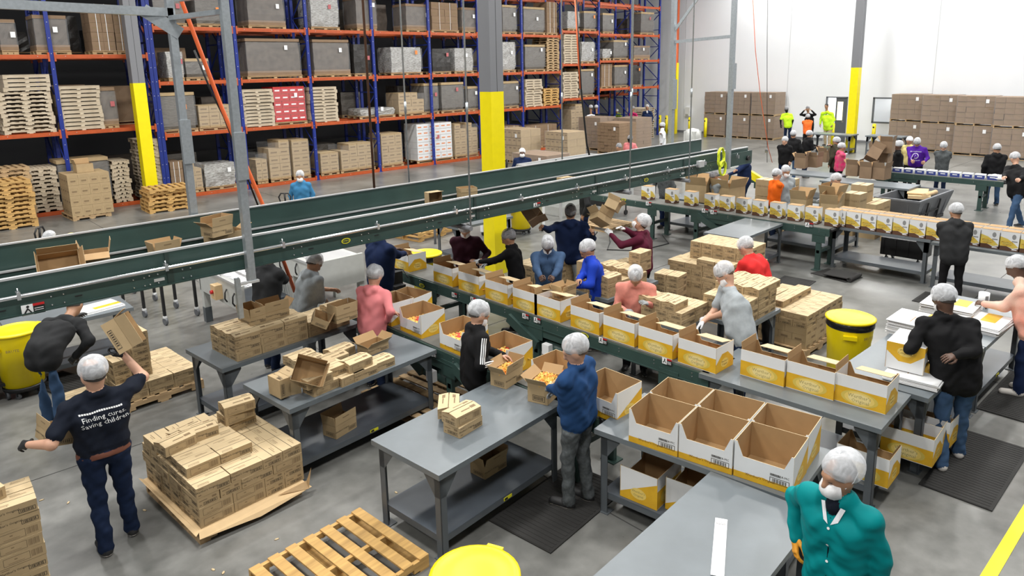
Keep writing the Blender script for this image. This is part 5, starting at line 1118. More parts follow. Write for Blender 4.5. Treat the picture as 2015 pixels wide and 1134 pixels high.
# ---------------------------------------------------------------- people: one continuous skin grown from a blended distance field
mat('skin_light',(.55,.31,.21),.5); mat('skin_tan',(.36,.19,.11),.5); mat('skin_dark',(.10,.05,.032),.5); mat('eye',(.03,.02,.02),.3); mat('lips',(.35,.13,.11),.5)
mat('cloth_navy',(.012,.022,.065),.85,spec=.12); mat('tee_black',(.010,.013,.022),.85,spec=.12); mat('jeans_dark',(.012,.022,.055),.85,spec=.12,noise=.3,nscale=9); mat('jeans_blue',(.055,.105,.20),.85,spec=.12,noise=.3,nscale=7); mat('cloth_char',(.03,.031,.033),.85,spec=.12,noise=.15); mat('cloth_black',(.010,.010,.011),.8,spec=.12)
mat('cloth_teal',(.0,.215,.225),.65,spec=.12,noise=.08,nscale=3); mat('cloth_pink',(.66,.21,.22),.85,spec=.12,noise=.05); mat('cloth_salmon',(.66,.25,.20),.85,spec=.12,noise=.12,nscale=20); mat('cloth_grey',(.34,.37,.39),.85,spec=.12,noise=.12,nscale=25); mat('cloth_greyd',(.10,.11,.115),.85,spec=.12,noise=.35,nscale=40); mat('cloth_royal',(.012,.045,.40),.7,spec=.12); mat('cloth_denim',(.055,.10,.19),.8,spec=.12,noise=.25,nscale=12)
mat('cloth_maroon',(.085,.012,.028),.85,spec=.12); mat('cloth_maroond',(.035,.010,.018),.85,spec=.12); mat('cloth_red',(.62,.03,.03),.8,spec=.12); mat('cloth_sweater',(.018,.055,.15),.85,spec=.12); mat('cloth_orange',(.72,.12,.01),.8,spec=.12); mat('cloth_hot',(.68,.03,.16),.8,spec=.12,noise=.4,nscale=10,col2=(.5,.12,.16)); mat('cloth_purple',(.07,.015,.25),.8,spec=.12); mat('cloth_white',(.75,.77,.8),.8,spec=.12); mat('cloth_hiviz',(.55,.85,.03),.6,spec=.12); mat('cloth_vest',(.85,.16,.03),.6,spec=.12); mat('cloth_peach',(.60,.60,.50),.8,spec=.12,noise=.3,nscale=1.6,col2=(.72,.27,.20),bump=.25,bscale=120); mat('cloth_khaki',(.42,.34,.22),.85,spec=.12); mat('cloth_blue',(.05,.20,.38),.8,spec=.12,noise=.1); mat('cloth_yellowp',(.62,.53,.22),.8,spec=.12); mat('cloth_green',(.30,.42,.05),.8,spec=.12); mat('cloth_brownc',(.05,.045,.03),.85,spec=.12); mat('cloth_mag',(.42,.02,.11),.8,spec=.12)
mat('glove_grey',(.30,.31,.32),.8); mat('glove_white',(.62,.63,.65),.7); mat('glove_orange',(.80,.33,.02),.6); mat('shoe_black',(.015,.015,.016),.6); mat('shoe_white',(.66,.62,.58),.6); mat('belt_brown',(.14,.045,.025),.6); mat('hair_dark',(.02,.015,.012),.7); mat('hair_grey',(.16,.15,.14),.7); mat('hair_brown',(.08,.045,.025),.7); mat('snap',(.8,.8,.8),.3)
def net_mat(name,col,a0,a1):
    m=bpy.data.materials.new(name); m.use_nodes=True; nt=m.node_tree; b=nt.nodes['Principled BSDF']; b.inputs['Base Color'].default_value=col+(1,); b.inputs['Roughness'].default_value=.7
    tc=nt.nodes.new('ShaderNodeTexCoord'); n=nt.nodes.new('ShaderNodeTexNoise'); n.inputs['Scale'].default_value=15; n.inputs['Detail'].default_value=8; n.inputs['Distortion'].default_value=1.1
    nt.links.new(tc.outputs['Object'],n.inputs['Vector']); r=nt.nodes.new('ShaderNodeMapRange'); r.inputs[1].default_value=.40; r.inputs[2].default_value=.66; r.inputs[3].default_value=a0; r.inputs[4].default_value=a1
    nt.links.new(n.outputs[0],r.inputs[0]); nt.links.new(r.outputs[0],b.inputs['Alpha']); MATS[name]=m
net_mat('net_white',(.80,.82,.86),.42,.68); net_mat('net_thick',(.85,.85,.86),.75,1.0); net_mat('net_grey',(.34,.34,.36),.45,.75)
def nets(F,org,h):
    nx,ny,nz=F.shape; S_=F<0
    c=[(i,j,k) for i in(0,1) for j in(0,1) for k in(0,1)]
    cnt=np.zeros((nx-1,ny-1,nz-1),np.float32); acc=np.zeros((3,)+cnt.shape,np.float32)
    def sub(A,i,j,k): return A[i:nx-1+i,j:ny-1+j,k:nz-1+k]
    for a in c:
        for ax in range(3):
            if a[ax]: continue
            b_=list(a); b_[ax]=1
            fa=sub(F,*a); fb=sub(F,*b_); m_=(fa<0)!=(fb<0); t=np.where(m_,fa/(fa-fb+1e-12),0)
            cnt+=m_
            for q in range(3): acc[q]+=np.where(m_,(a[q] if q!=ax else 0)+(t if q==ax else 0),0)
    act=cnt>0; idx=-np.ones(cnt.shape,np.int64); n=int(act.sum()); idx[act]=np.arange(n)
    I=np.argwhere(act); P=np.stack([acc[q][act]/cnt[act] for q in range(3)],1)+I; V=P*h+org
    Q=[]
    for ax in range(3):
        u,v=(ax+1)%3,(ax+2)%3
        s0=[slice(None)]*3; s1=[slice(None)]*3; s0[ax]=slice(0,-1); s1[ax]=slice(1,None)
        a=S_[tuple(s0)]; b_=S_[tuple(s1)]; E=np.argwhere(a!=b_)
        if not len(E): continue
        lim=np.array(cnt.shape); ok=(E[:,u]>0)&(E[:,v]>0)&(E[:,u]<lim[u])&(E[:,v]<lim[v]); E=E[ok]
        sg=a[tuple(E.T)]
        def cell(du,dv): X=E.copy(); X[:,u]-=du; X[:,v]-=dv; return idx[tuple(X.T)]
        q=np.stack([cell(1,1),cell(0,1),cell(0,0),cell(1,0)],1); q[~sg]=q[~sg][:,::-1]; Q.append(q)
    return V,np.concatenate(Q)
def seg(P,a,b,ra,rb):
    a=np.array(a,np.float32);b=np.array(b,np.float32);ab=b-a; t=np.clip(((P-a)@ab)/max(1e-9,float(ab@ab)),0,1)
    d=P-a-t[...,None]*ab; return np.sqrt((d*d).sum(-1))-(ra+(rb-ra)*t)
def ell(P,c,r,R=None):
    q=P-np.array(c,np.float32)
    if R is not None: q=q@np.array(R,np.float32)
    r=np.array(r,np.float32); k=np.sqrt(((q/r)**2).sum(-1)); return (k-1)*r.min()
def smin(a,b,k):
    h=np.clip(.5+.5*(b-a)/k,0,1); return b+(a-b)*h-k*h*(1-h)
def mesh_np(name,V,Q,mi,mats):
    me=bpy.data.meshes.new(name); me.vertices.add(len(V)); me.vertices.foreach_set('co',np.asarray(V,np.float32).ravel())
    me.loops.add(len(Q)*4); me.loops.foreach_set('vertex_index',np.asarray(Q,np.int32).ravel()); me.polygons.add(len(Q)); me.polygons.foreach_set('loop_start',np.arange(0,len(Q)*4,4,dtype=np.int32))
    for m_ in mats: me.materials.append(MATS[m_])
    me.polygons.foreach_set('material_index',np.asarray(mi,np.int32)); me.polygons.foreach_set('use_smooth',np.ones(len(Q),bool)); me.update(calc_edges=True); return me
# hands: palm, four unequal bent fingers, thumb off the side; palm faces -z, fingers along +x
def hand_mesh(curl,name,m,r=.0085):
    h=.0045; xs=np.arange(-.03,.22,h); ys=np.arange(-.075,.085,h); zs=np.arange(-.13,.04,h)
    P=np.stack(np.meshgrid(xs,ys,zs,indexing='ij'),-1).astype(np.float32)
    f=seg(P,(-.02,0,0),(.03,0,0),.026,.026)
    for y in(-.026,-.009,.009,.026): f=smin(f,seg(P,(.02,y*.7,0),(.085,y,0),.016,.0135),.012)
    for y,L in((-.031,.058),(-.0105,.070),(.0105,.078),(.031,.070)):
        y=-y; p=np.array([.085,y,0]); a=0
        for i,q in enumerate((.45,.33,.22)):
            a+=curl*(1,1.2,.8)[i]; n=p+np.array([math.cos(a),y*.6,-math.sin(a)])*L*q*1.05; f=smin(f,seg(P,p,n,r*(1.1-.1*i),r*(1-.1*i)),.004); p=n
    p0=(.005,-.022,-.004); p1=(.045,-.052,-.014-.02*curl); p2=(.075,-.058+.015*curl,-.022-.035*curl); p3=(.098,-.055+.03*curl,-.025-.045*curl)
    f=smin(f,seg(P,p0,p1,.017,.013),.012); f=smin(f,seg(P,p1,p2,.0115,.010),.004); f=smin(f,seg(P,p2,p3,.010,.0085),.004)
    V,Q=nets(f,np.array([xs[0],ys[0],zs[0]]),h); return V,Q
HV={c:hand_mesh(c,'h','skin_light') for c in(.35,.75)}
HM={}
def hand_me(c,m):
    if (c,m) not in HM: V,Q=HV[c]; HM[(c,m)]=mesh_np('hand',V,Q,np.zeros(len(Q)),[m])
    return HM[(c,m)]
def net_mesh(puff,seed,m,up=.04,back=.02,mask=False):
    rnd=random.Random(seed); N=40;M_=16; vs=[]; ph=[rnd.uniform(0,6.28) for _ in range(6)]
    for i in range(M_+1):
        t=i/M_
        for k in range(N):
            th=2*math.pi*k/N; c,s_=math.cos(th),math.sin(th)
            pm=math.pi/2+ (.42 if c<0 else -.46)*abs(c)+.14
            p=t*pm; R=1+puff*math.sin(min(1,t*1.05)*math.pi)**.7*(.6+.4*(c<0)*abs(c)); R*=1-.10*max(0,t-.85)/.15
            w=.012*t*math.sin(9*th+ph[0]+2*t)+.010*math.sin(17*th+ph[1])*t*t+.028*math.sin(3*th+ph[2])*math.sin(5*t+ph[3])
            R+=w; x=math.sin(p)*c*.112*R-back*math.sin(t*math.pi); y=math.sin(p)*s_*.093*R; z=math.cos(p)*.125*R+up*(1-t)*.2
            vs.append((x,y,z+.012))
    fs=[(i*N+k,(i+1)*N+k,(i+1)*N+(k+1)%N,i*N+(k+1)%N) for i in range(M_) for k in range(N)]
    b=MB(); b.add(vs,fs,m,True); return b.mesh('hairnet')
NETS={}
def net(kind,seed):
    k=(kind,seed%3)
    if k not in NETS: NETS[k]=net_mesh({'white':.24,'puffy':.36,'thick':.16,'grey':.10}[kind],seed%3,{'white':'net_white','puffy':'net_white','thick':'net_thick','grey':'net_grey'}[kind])
    return NETS[k]
def hair_mesh(m,bald=False):
    b=MB(); N=24;M_=8; vs=[]
    for i in range(M_+1):
        t=i/M_
        for k in range(N):
            th=2*math.pi*k/N; c,s_=math.cos(th),math.sin(th); pm=math.pi/2+(.45 if c<0 else -.35)*abs(c)+.05; p=(.45+.55*t)*pm if bald else t*pm
            vs.append((math.sin(p)*c*.104-.004,math.sin(p)*s_*.085,math.cos(p)*.126))
    b.add(vs,[(i*N+k,(i+1)*N+k,(i+1)*N+(k+1)%N,i*N+(k+1)%N) for i in range(M_) for k in range(N)],m,True); return b.mesh('hair')
HAIR={}
def hair(m,bald): 
    if (m,bald) not in HAIR: HAIR[(m,bald)]=hair_mesh(m,bald)
    return HAIR[(m,bald)]
def mask_mesh():
    b=MB(); vs=[];N=14;M_=10
    for i in range(M_+1):
        a=-1.25+2.5*i/M_
        for k in range(N+1):
            e=-1.0+1.75*k/N; w=1+.03*math.sin(7*a+5*e); vs.append((.018+math.cos(a)*math.cos(e)*.112*w,math.sin(a)*math.cos(e)*.080*w,-.062+math.sin(e)*.075*w))
    b.add(vs,[(i*(N+1)+k,(i+1)*(N+1)+k,(i+1)*(N+1)+k+1,i*(N+1)+k+1) for i in range(M_) for k in range(N)],'net_thick',True)
    for s_ in(-1,1): b.tube([(.03,s_*.078,-.03),(-.02,s_*.09,.005),(-.08,s_*.06,.03)],.003,'paper',5)
    return b.mesh('face_mask')
MASK=mask_mesh()
HW=lambda px,py,z: at(px,py,z)
PN=0
def RB(px,r):
    q=at(px,300,0); h_=math.hypot(q[0],q[1]); return (q[0]/h_*r,q[1]/h_*r)
def unit(v): v=np.array(v,float); return v/max(1e-9,np.linalg.norm(v))
def person(label,head,f,H=1.72,lean=0.0,rh=None,lh=None,top='cloth_navy',pants='jeans_dark',shoes='shoe_black',skin='skin_tan',hairc='hair_dark',netk='white',mask=False,sleeve='long',gloves=None,down=15,yaw=0,base=None,jacket=0,w=1.0,feet=None,res=None,bald=False,under=None,extra=None,curl=.35,group=None,z=None,ztop=None,glr=None):
    """head=(px,py): pixel of the head top; z its height; f: 0 facing away from the camera, +90 facing image left, 180 facing the camera"""
    global PN; PN+=1
    w=w*1.07; s=H/1.75; zt=z if z is not None else (H-.02 if lean==0 else H-lean*.35)
    hp=np.array(at(head[0],head[1],zt)) if len(head)==2 else np.array(head)
    def dray(px,py,r):
        d_=ROT@np.array([px-CX,-(py-CY),-FPX]); return EYE+d_*(r/math.hypot(d_[0],d_[1]))
    if base is not None and len(head)==2 and math.hypot(*base[:2])>25: hp=dray(head[0],head[1],math.hypot(*base[:2]))
    LOC={}
    if rh is not None and rh[0]=='l': LOC[-1]=rh[1:]
    if lh is not None and lh[0]=='l': LOC[1]=lh[1:]
    if rh is not None and rh[0]=='d': rh=dray(rh[1],rh[2],math.hypot(*(base or hp)[:2])-rh[3])
    if lh is not None and lh[0]=='d': lh=dray(lh[1],lh[2],math.hypot(*(base or hp)[:2])-lh[3])
    az=math.atan2(hp[1],hp[0])+rad(f); fd=np.array([math.cos(az),math.sin(az),0]); ld=np.array([-math.sin(az),math.cos(az),0]); ud=np.array([0,0,1.])
    B=np.array([base[0],base[1],0.]) if base is not None else np.array([hp[0],hp[1],0])-fd*(lean+.05)
    W2L=lambda p:(lambda q:np.array([q@fd,q@ld,q[2]]))(np.array(p,float)-B)
    Ht=W2L(hp); Pz=.95*s; P0=np.array([0,0,Pz]); td=unit(Ht-P0)
    dist=np.linalg.norm(Ht-P0); 
    if dist<.70*s: P0=P0+np.array([-.08,0,-.0]); td=unit(Ht-P0)
    th_=math.atan2(td[0],td[2]); 
    hd_dir=unit(td*.6+np.array([0,0,1])*.6)
    NB=P0+td*.50*s; Hc=NB+hd_dir*.155*s+np.array([.012,0,0])
    corr=(Ht-hd_dir*.115*s)-Hc; NB=NB+corr*.5; Hc=Hc+corr
    tf=unit(np.cross([0,1,0],td)); tl=np.array([0,1.,0])   # torso forward, left
    y_=rad(yaw); pd=rad(down); hf=np.array([math.cos(y_)*math.cos(pd),math.sin(y_)*math.cos(pd),-math.sin(pd)])
    if th_>0.3: hf=unit(hf+np.array([0,0,-.25*th_]))
    hu=unit(hd_dir*1.0-hf*(hd_dir@hf)); hl=np.cross(hu,hf); HR=np.array([hf,hl,hu]).T
    Lg=[]; g=lambda grp,*a: Lg.append((grp,)+a)
    dist_c=float(np.hypot(hp[0],hp[1])); res=res or (.0115 if dist_c<7.2 else .0145 if dist_c<12 else .020 if dist_c<19 else .023)
    ws=w*s; j=.014 if jacket else .004
    # top
    T=lambda u,l,ff=0: P0+td*u*s+tl*l*s+tf*ff*s
    g(1,'s',T(.10 if extra=='belt' else .02,.062*w),T(.33,.085*w),.104*ws+j,.118*ws+j); g(1,'s',T(.10 if extra=='belt' else .02,-.062*w),T(.33,-.085*w),.104*ws+j,.118*ws+j)
    g(1,'s',T(.30,.0),T(.44,0),.115*ws+j,.085*s)
    hem=-.10 if jacket else (.06 if extra=='belt' else -.05)
    g(1,'s',P0*np.array([1,1,1])+np.array([0,.06*ws,hem*s]),T(.05,.06*w),.114*ws+j,.108*ws+j); g(1,'s',P0+np.array([0,-.06*ws,hem*s]),T(.05,-.06*w),.114*ws+j,.108*ws+j)
    if w>1.1: g(1,'s',T(.05,0,.05),T(.2,0,.05),.13*ws,.12*ws)
    SH=[]
    for sg,hh in((1,lh),(-1,rh)):
        Sp=NB-td*.065*s+tl*sg*.175*ws; g(1,'s',NB-td*.02*s+tl*sg*.04*s,Sp,.062*s,.066*s+j*.5)
        if hh is None: Wp=Sp+np.array([.03+.05*th_,sg*.07,-.50])*s if th_<.5 else Sp+np.array([.1,0,-.45])*s
        elif sg in LOC: Wp=np.array(LOC[sg],float)
        else: Wp=W2L(hh)
        d=Wp-Sp; L=np.linalg.norm(d); a,b_=.285*s,.255*s
        if L>(a+b_)*.985: Wp=Sp+d/L*(a+b_)*.985; d=Wp-Sp; L=np.linalg.norm(d)
        L=max(L,.12); t=(a*a-b_*b_+L*L)/(2*L); hgt_=math.sqrt(max(0,a*a-t*t)); dn=d/np.linalg.norm(d)
        pole=np.array([-.5,sg*.55,-.75]); 
        if Wp[2]>Sp[2]-.1: pole=np.array([-.35,sg*.45,-.8])
        pole=unit(pole-dn*(pole@dn)); El=Sp+dn*t+pole*hgt_; SH.append((Sp,El,Wp))
        if sleeve=='long':
            g(1,'s',Sp,El,.064*s+j,.050*s+j*.7); g(1,'s',El,Wp,.050*s+j*.7,.036*s+j*.6); g(0,'s',El+(Wp-El)*.8,Wp,.030*s,.027*s)
        elif sleeve=='push':
            g(1,'s',Sp,El,.064*s+j,.054*s+j*.7); g(1,'s',El,El+(Wp-El)*.3,.054*s,.050*s); g(0,'s',El,Wp,.042*s,.028*s)
        else:
            M1=Sp+(El-Sp)*.72; g(1,'s',Sp,M1,.070*s,.068*s); g(0,'s',Sp,El,.052*s,.043*s); g(0,'s',El,Wp,.045*s,.029*s)
    # trousers and shoes
    if feet: FT=[W2L(at(q[0],q[1],.0)) for q in feet]; 
    else: FT=[np.array([.05,.10*w,0]),np.array([-.04,-.10*w,0])]
    for sg,F_ in((1,FT[0]),(-1,FT[1])):
        hip=P0+np.array([0,sg*.085*ws,-.03*s]); an=np.array([F_[0],F_[1],.09*s]); kn=(hip+an)/2+np.array([.035,0,.01])
        g(2,'s',hip,kn,.092*ws,.066*s); g(2,'s',kn,an+np.array([0,0,-.02]),.066*s,.060*s)
        g(3,'s',an+np.array([-.02,0,-.045*s]),an+np.array([.17*s,sg*.02,-.052*s]),.047*s,.040*s); g(3,'s',an+np.array([0,0,0]),an+np.array([.02,0,-.05*s]),.045*s,.045*s)
    g(2,'e',P0+np.array([0,0,.0]),(.115*ws,.165*ws,.12*s),None)
    # neck, head
    g(0,'s',NB-td*.03*s,Hc-hu*.05*s,.056*s,.055*s)
    hs=s*.5+.5
    g(0,'e',Hc+hu*.012,np.array((.100,.080,.118))*hs,HR); g(0,'e',Hc+hf*.030-hu*.066,np.array((.066,.058,.062))*hs,HR)
    g(0,'s',Hc+hf*.098*hs+hu*.012,Hc+hf*.118*hs-hu*.030,.010,.017); g(0,'s',Hc+hf*.094+hl*.03+hu*.030,Hc+hf*.094-hl*.03+hu*.030,.010,.010)
    for sg in(1,-1): g(0,'e',Hc+hl*sg*.082*hs-hu*.008,(.020,.010,.032),HR); g(4,'e',Hc+hf*.094*hs+hl*sg*.032+hu*.008,(.008,.014,.0075),HR)
    g(5,'e',Hc+hf*.101*hs-hu*.062,(.010,.025,.008),HR)
    if jacket: g(1,'s',NB-tl*.04+td*.0,NB+tl*.04+td*.02,.068,.068)
    if under: g(6,'e',NB+tf*.055*s-td*.015,(.055,.05,.07),None)
    for k_ in range(10):
        c0=NB+td*.012*s+(tf*math.cos(k_*.628)+tl*math.sin(k_*.628))*.060*s; c1=NB+td*.012*s+(tf*math.cos(k_*.628+.628)+tl*math.sin(k_*.628+.628))*.060*s; g(1,'s',c0,c1,.016,.016)
    if extra=='hood': g(1,'s',NB-tf*.075*s-tl*.06,NB-tf*.075*s+tl*.06,.055*s,.055*s); g(1,'s',NB-tf*.10*s-td*.05,NB-tf*.09*s-td*.10,.06*s,.04*s)
    if extra=='belt': g(7,'e',P0+np.array([0,0,-.005]),(.125*ws,.180*ws,.12*s),None)
    pts=[];rr=[]
    for q in Lg:
        if q[1]=='s': pts+=[q[2]-q[4],q[2]+q[4],q[3]-q[5],q[3]+q[5]]
        else: m_=max(q[3]); pts+=[q[2]-m_,q[2]+m_]
    pts=np.array(pts); lo=pts.min(0)-.03; hi=pts.max(0)+.03; lo[2]=max(lo[2],-.004)-res
    G_=[np.arange(lo[i],hi[i]+res,res) for i in range(3)]; P=np.stack(np.meshgrid(*G_,indexing='ij'),-1).astype(np.float32)
    fold=(np.sin(P[...,2]*38+3*np.sin(P[...,1]*14+PN)+P[...,0]*12)*np.sin(P[...,1]*19+P[...,0]*15+PN)+.6*np.sin(P[...,2]*21-P[...,1]*33+PN*2))
    if res<.0125: fold=fold*1.25+.55*np.sin(P[...,2]*70+P[...,1]*45+4*np.sin(P[...,0]*17+PN))*np.sin(P[...,1]*23-P[...,2]*12)
    FS={}; KK={0:.028,1:.035,2:.03,3:.02,4:.001,5:.001,6:.01,7:.01}
    for q in Lg:
        if q[1]=='s': A_=seg(P,q[2],q[3],q[4],q[5])
        else: A_=ell(P,q[2],q[3],q[4])
        FS[q[0]]=A_ if q[0] not in FS else smin(FS[q[0]],A_,KK[q[0]])
    wz=((P-P0.astype(np.float32))@td.astype(np.float32)); FS[2]=np.maximum(FS[2],wz-(.03 if 7 in FS else -.0)*s); FS[2]=FS[2]+(0 if 7 in FS else .06)*np.clip((wz-hem*s+.07)/.08,0,1)
    if 7 in FS: FS[7]=np.maximum(FS[7],np.abs(wz-.01)-.024)
    if 1 in FS: FS[1]=FS[1]+fold*.0045
    FS[2]=FS[2]+fold*.0045
    gid=sorted(FS); ST=np.stack([FS[k] for k in gid]); F=ST.min(0)
    F=np.maximum(F,-(P[...,2])) # flat soles
    V,Q=nets(F,np.array([x[0] for x in G_]),res)
    cc=V[Q].mean(1); gq=(cc-np.array([x[0] for x in G_]))/res; i0=np.clip(np.floor(gq).astype(int),0,np.array(F.shape)-2); fr=gq-i0; sub=0
    for dx in(0,1):
        for dy in(0,1):
            for dz in(0,1): sub=sub+ST[:,i0[:,0]+dx,i0[:,1]+dy,i0[:,2]+dz]*(abs(1-dx-fr[:,0])*abs(1-dy-fr[:,1])*abs(1-dz-fr[:,2]))
    w_=np.argmin(sub,0); grp=np.array(gid)[w_]
    sole='shoe_white' if shoes in('shoe_black','shoe_white') else 'shoe_white'
    mats=[skin,top,pants,shoes,'eye','lips',under or 'tee_black','belt_brown',sole]
    grp=np.where((grp==3)&(cc[:,2]<.026)&(cc[:,2]>.012),8,grp)
    me=mesh_np('person',V,Q,grp,mats)
    o=ob('person',me,None,tuple(B),az,label,'person',group)
    Rm=Matrix([list(HR[0])+[Hc[0]],list(HR[1])+[Hc[1]],list(HR[2])+[Hc[2]],[0,0,0,1]])
    def headpart(n,m_,sc=1.04):
        c=ob(n,m_,o); c.matrix_local=Rm@Matrix.Scale(sc*hs,4); return c
    if hairc: headpart('hair',hair(hairc,bald))
    if netk: headpart('hairnet',net(netk,PN))
    if mask: headpart('face_mask',MASK)
    gl=gloves
    for i,(sg,(Sp,El,Wp)) in enumerate(zip((1,-1),SH)):
        d=unit(Wp-El); 
        zup=np.array([0,0,1.]) if abs(d[2])<.8 else np.array([1.,0,0])*(1 if d[2]<0 else -1)
        # palm faces inwards/down
        zz=unit(zup*.7+np.array([0,sg*.7,0])); zz=unit(zz-d*(zz@d)); yy=np.cross(zz,d)
        m4=Matrix([[d[0],yy[0]*sg,zz[0],Wp[0]],[d[1],yy[1]*sg,zz[1],Wp[1]],[d[2],yy[2]*sg,zz[2],Wp[2]],[0,0,0,1]])
        mm=gl or skin
        c=ob('glove' if gl else 'hand',hand_me(curl,mm),o); c.matrix_local=m4@Matrix.Scale(s*(1.02 if gl else .98),4)
    return o,dict(B=B,az=az,NB=NB,Hc=Hc,P0=P0,td=td,tf=tf,SH=SH,s=s)
from mathutils.bvhtree import BVHTree
def decal(o,mb,org,u,v,name='print',depth=.6,off=.004):
    """wrap flat artwork onto the cloth: org,u,v in the person's local frame; art in MB 2D (x,y)"""
    me=o.data; bv=BVHTree.FromPolygons([tuple(x.co) for x in me.vertices],[tuple(p.vertices) for p in me.polygons])
    u=unit(u);v=unit(v);n=np.cross(u,v)
    out=[]
    for p in mb.v:
        q=np.array(org)+u*p[0]+v*p[1]; h_=bv.ray_cast(Vector(q+n*depth*.5),Vector(-n),depth)
        out.append(tuple(np.array(h_[0])+n*off) if h_[0] is not None else tuple(q))
    mb.v=out; return ob(name,mb,o)
# ---- foreground
o,d=person('bald person in navy tee printed Finding cures, tossing a kraft carton, front left',(180,712),8,H=1.80,w=1.06,rh=('l',.30,-.30,1.66),lh=('l',.10,.50,1.17),top='tee_black',pants='jeans_dark',skin='skin_light',hairc='hair_dark',bald=True,netk='puffy',sleeve='short',gloves='black',base=at(235,1082,0)[:2],feet=((212,1092),(262,1052)),extra='belt',down=20,yaw=10,curl=.75,res=.0095)
bk=MB(); bk.text('Finding cures.',(0,.0,0),(1,0,0),(0,1,0),.060,'paper',0).text('Saving children.',(.0,-.055,0),(1,0,0),(0,1,0),.060,'paper',0)
for k in range(18): bk.quad((-.17+k*.018,.042,0),(.014,0,0),(0,.014,0),'paper')
decal(o,bk,d['NB']-d['td']*.16-d['tf']*.2+np.array([0,-.02,0]),(0,-1,-.0),d['td']+np.array([0,.18,0]),'shirt_print')
q=at(220,668,1.84); put_open((q[0],q[1],q[2]),d['az']-.3,'kraft carton tipped open overhead by the person in printed navy tee',L=.20,W=.30,H=.12,ang=(2.95,.3,.4,.2),tilt=(1.15,.25),fl=.10)
q=at(108,862,1.10); put_open((q[0],q[1],q[2]-.02),d['az']+.2,'brown kraft carton in the left hand of the person in printed navy tee',L=.30,W=.20,H=.12,ang=(.1,.1,2.95,2.95),tilt=(.25,0),fl=.09)
person('person in charcoal sweatshirt and jeans bending under the overhead conveyor, left',(150,585),-35,H=1.78,z=1.33,base=(1.28,9.45),rh=HW(150,700,.75),lh=HW(200,610,.9),top='cloth_char',pants='jeans_blue',skin='skin_tan',gloves='black',netk=None,down=40,jacket=1)
person('person in pale yellow top bending over a pallet jack, far left',(92,462),85,H=1.7,z=1.2,lean=.55,top='cloth_yellowp',pants='jeans_dark',skin='skin_light',netk='white',down=50)
o,d=person('person in bright teal work jacket and orange gloves, bottom right',(1655,904),158,H=1.74,w=.98,rh=HW(1566,1058,1.0),lh=HW(1728,1185,.82),top='cloth_teal',pants='cloth_black',skin='skin_tan',netk='puffy',mask=True,gloves='glove_orange',jacket=1,under='tee_black',down=8,yaw=-25,hairc='hair_grey',curl=.35,res=.010)
for k in range(4): 
    sn=MB().lathe([(0,0),(.009,0),(.009,.004),(0,.005)],'snap',10); c_=decal(o,MB().poly((0,0,0),(1,0,0),(0,1,0),[(.009*math.cos(t*.785),.009*math.sin(t*.785)) for t in range(8)],'snap',0),d['P0']+d['td']*(.36-.12*k)*d['s']+d['tf']*.2,(0,1,0),d['td'],'snap_button',off=.005)
decal(o,MB().b2(-.004,.004,-.22,.22,0,.0001,'tee_black'),d['P0']+d['td']*.2+d['tf']*.2,(0,1,0),d['td'],'placket',off=.002)
cl=MB(); cl.add([(-.05,.0,0),(-.008,-.12,0),(-.035,-.10,0),(-.075,-.01,0)],[(0,1,2,3)],'cloth_white').add([(.05,.0,0),(.075,-.01,0),(.05,-.09,0),(.008,-.12,0)],[(0,1,2,3)],'cloth_white'); decal(o,cl,d['NB']+d['td']*.0+d['tf']*.2,(0,1,0),d['td'],'collar_lining',off=.006)
o,d=person('person in black fleece and blue jeans with white shoes working at flat boxes',(1857,568),22,H=1.80,z=1.80,w=1.14,rh=HW(1880,700,1.25),lh=HW(1800,668,1.22),top='cloth_black',pants='jeans_blue',shoes='shoe_white',skin='skin_dark',netk='white',jacket=1,base=(7.86,1.82),feet=((1852,925),(1885,900)),down=35,yaw=30,mask=True,res=.0105)
o,d=person('person in black track jacket with three white sleeve stripes by the candy boxes',(944,600),-72,H=1.64,rh=HW(975,712,1.02),lh=HW(990,700,1.05),top='cloth_black',pants='jeans_dark',skin='skin_light',netk='white',mask=True,down=32,lean=.05,jacket=1)
for i,(A_,B_) in enumerate(((d['SH'][1][0],d['SH'][1][1]),(d['SH'][1][1],d['SH'][1][2]))):
    L_=np.linalg.norm(B_-A_); st=MB()
    for q in(-.022,0,.022):
        for k in range(8): st.quad((k*L_/8,q-.006,0),(L_/8,0,0),(0,.012,0),'paper')
    u_=unit(B_-A_); out=np.array([.0,-1,.25]); n_v=unit(out-u_*(out@u_)); vv=np.cross(n_v,u_); decal(o,st,A_+n_v*.1,u_,vv,'sleeve_stripes',depth=.5)
person('person in navy sweater and grey track pants emptying a kraft carton, centre',(1132,668),62,H=1.70,w=1.16,rh=HW(1105,770,1.02),lh=HW(1080,765,1.05),top='cloth_sweater',pants='cloth_greyd',skin='skin_light',netk='white',gloves='glove_grey',base=(4.62,4.08),feet=((1120,1000),(1158,985)),down=25,yaw=25,hairc='hair_brown',res=.0105)
person('person in pink hooded sweatshirt and jeans beside the candy boxes',(738,530),-38,H=1.64,w=1.12,lean=.08,rh=HW(765,628,.98),lh=HW(775,615,1.0),top='cloth_pink',pants='jeans_dark',skin='skin_light',netk='puffy',extra='hood',down=38,hairc='hair_grey',z=1.60)
person('person in light grey hooded sweatshirt leaning to a display box, under the conveyor',(620,502),-60,H=1.74,lean=.18,rh=HW(640,590,.98),lh=HW(650,570,1.05),top='cloth_grey',pants='cloth_grey',skin='skin_tan',netk='white',extra='hood',sleeve='push',down=40,z=1.66)
person('person in dark coat with face hidden by the overhead conveyor, left of grey hoodie',(530,488),-45,H=1.78,z=1.74,rh=HW(578,555,1.0),lh=HW(585,550,1.05),top='cloth_char',pants='jeans_dark',skin='skin_dark',jacket=1,down=40,lean=.1)
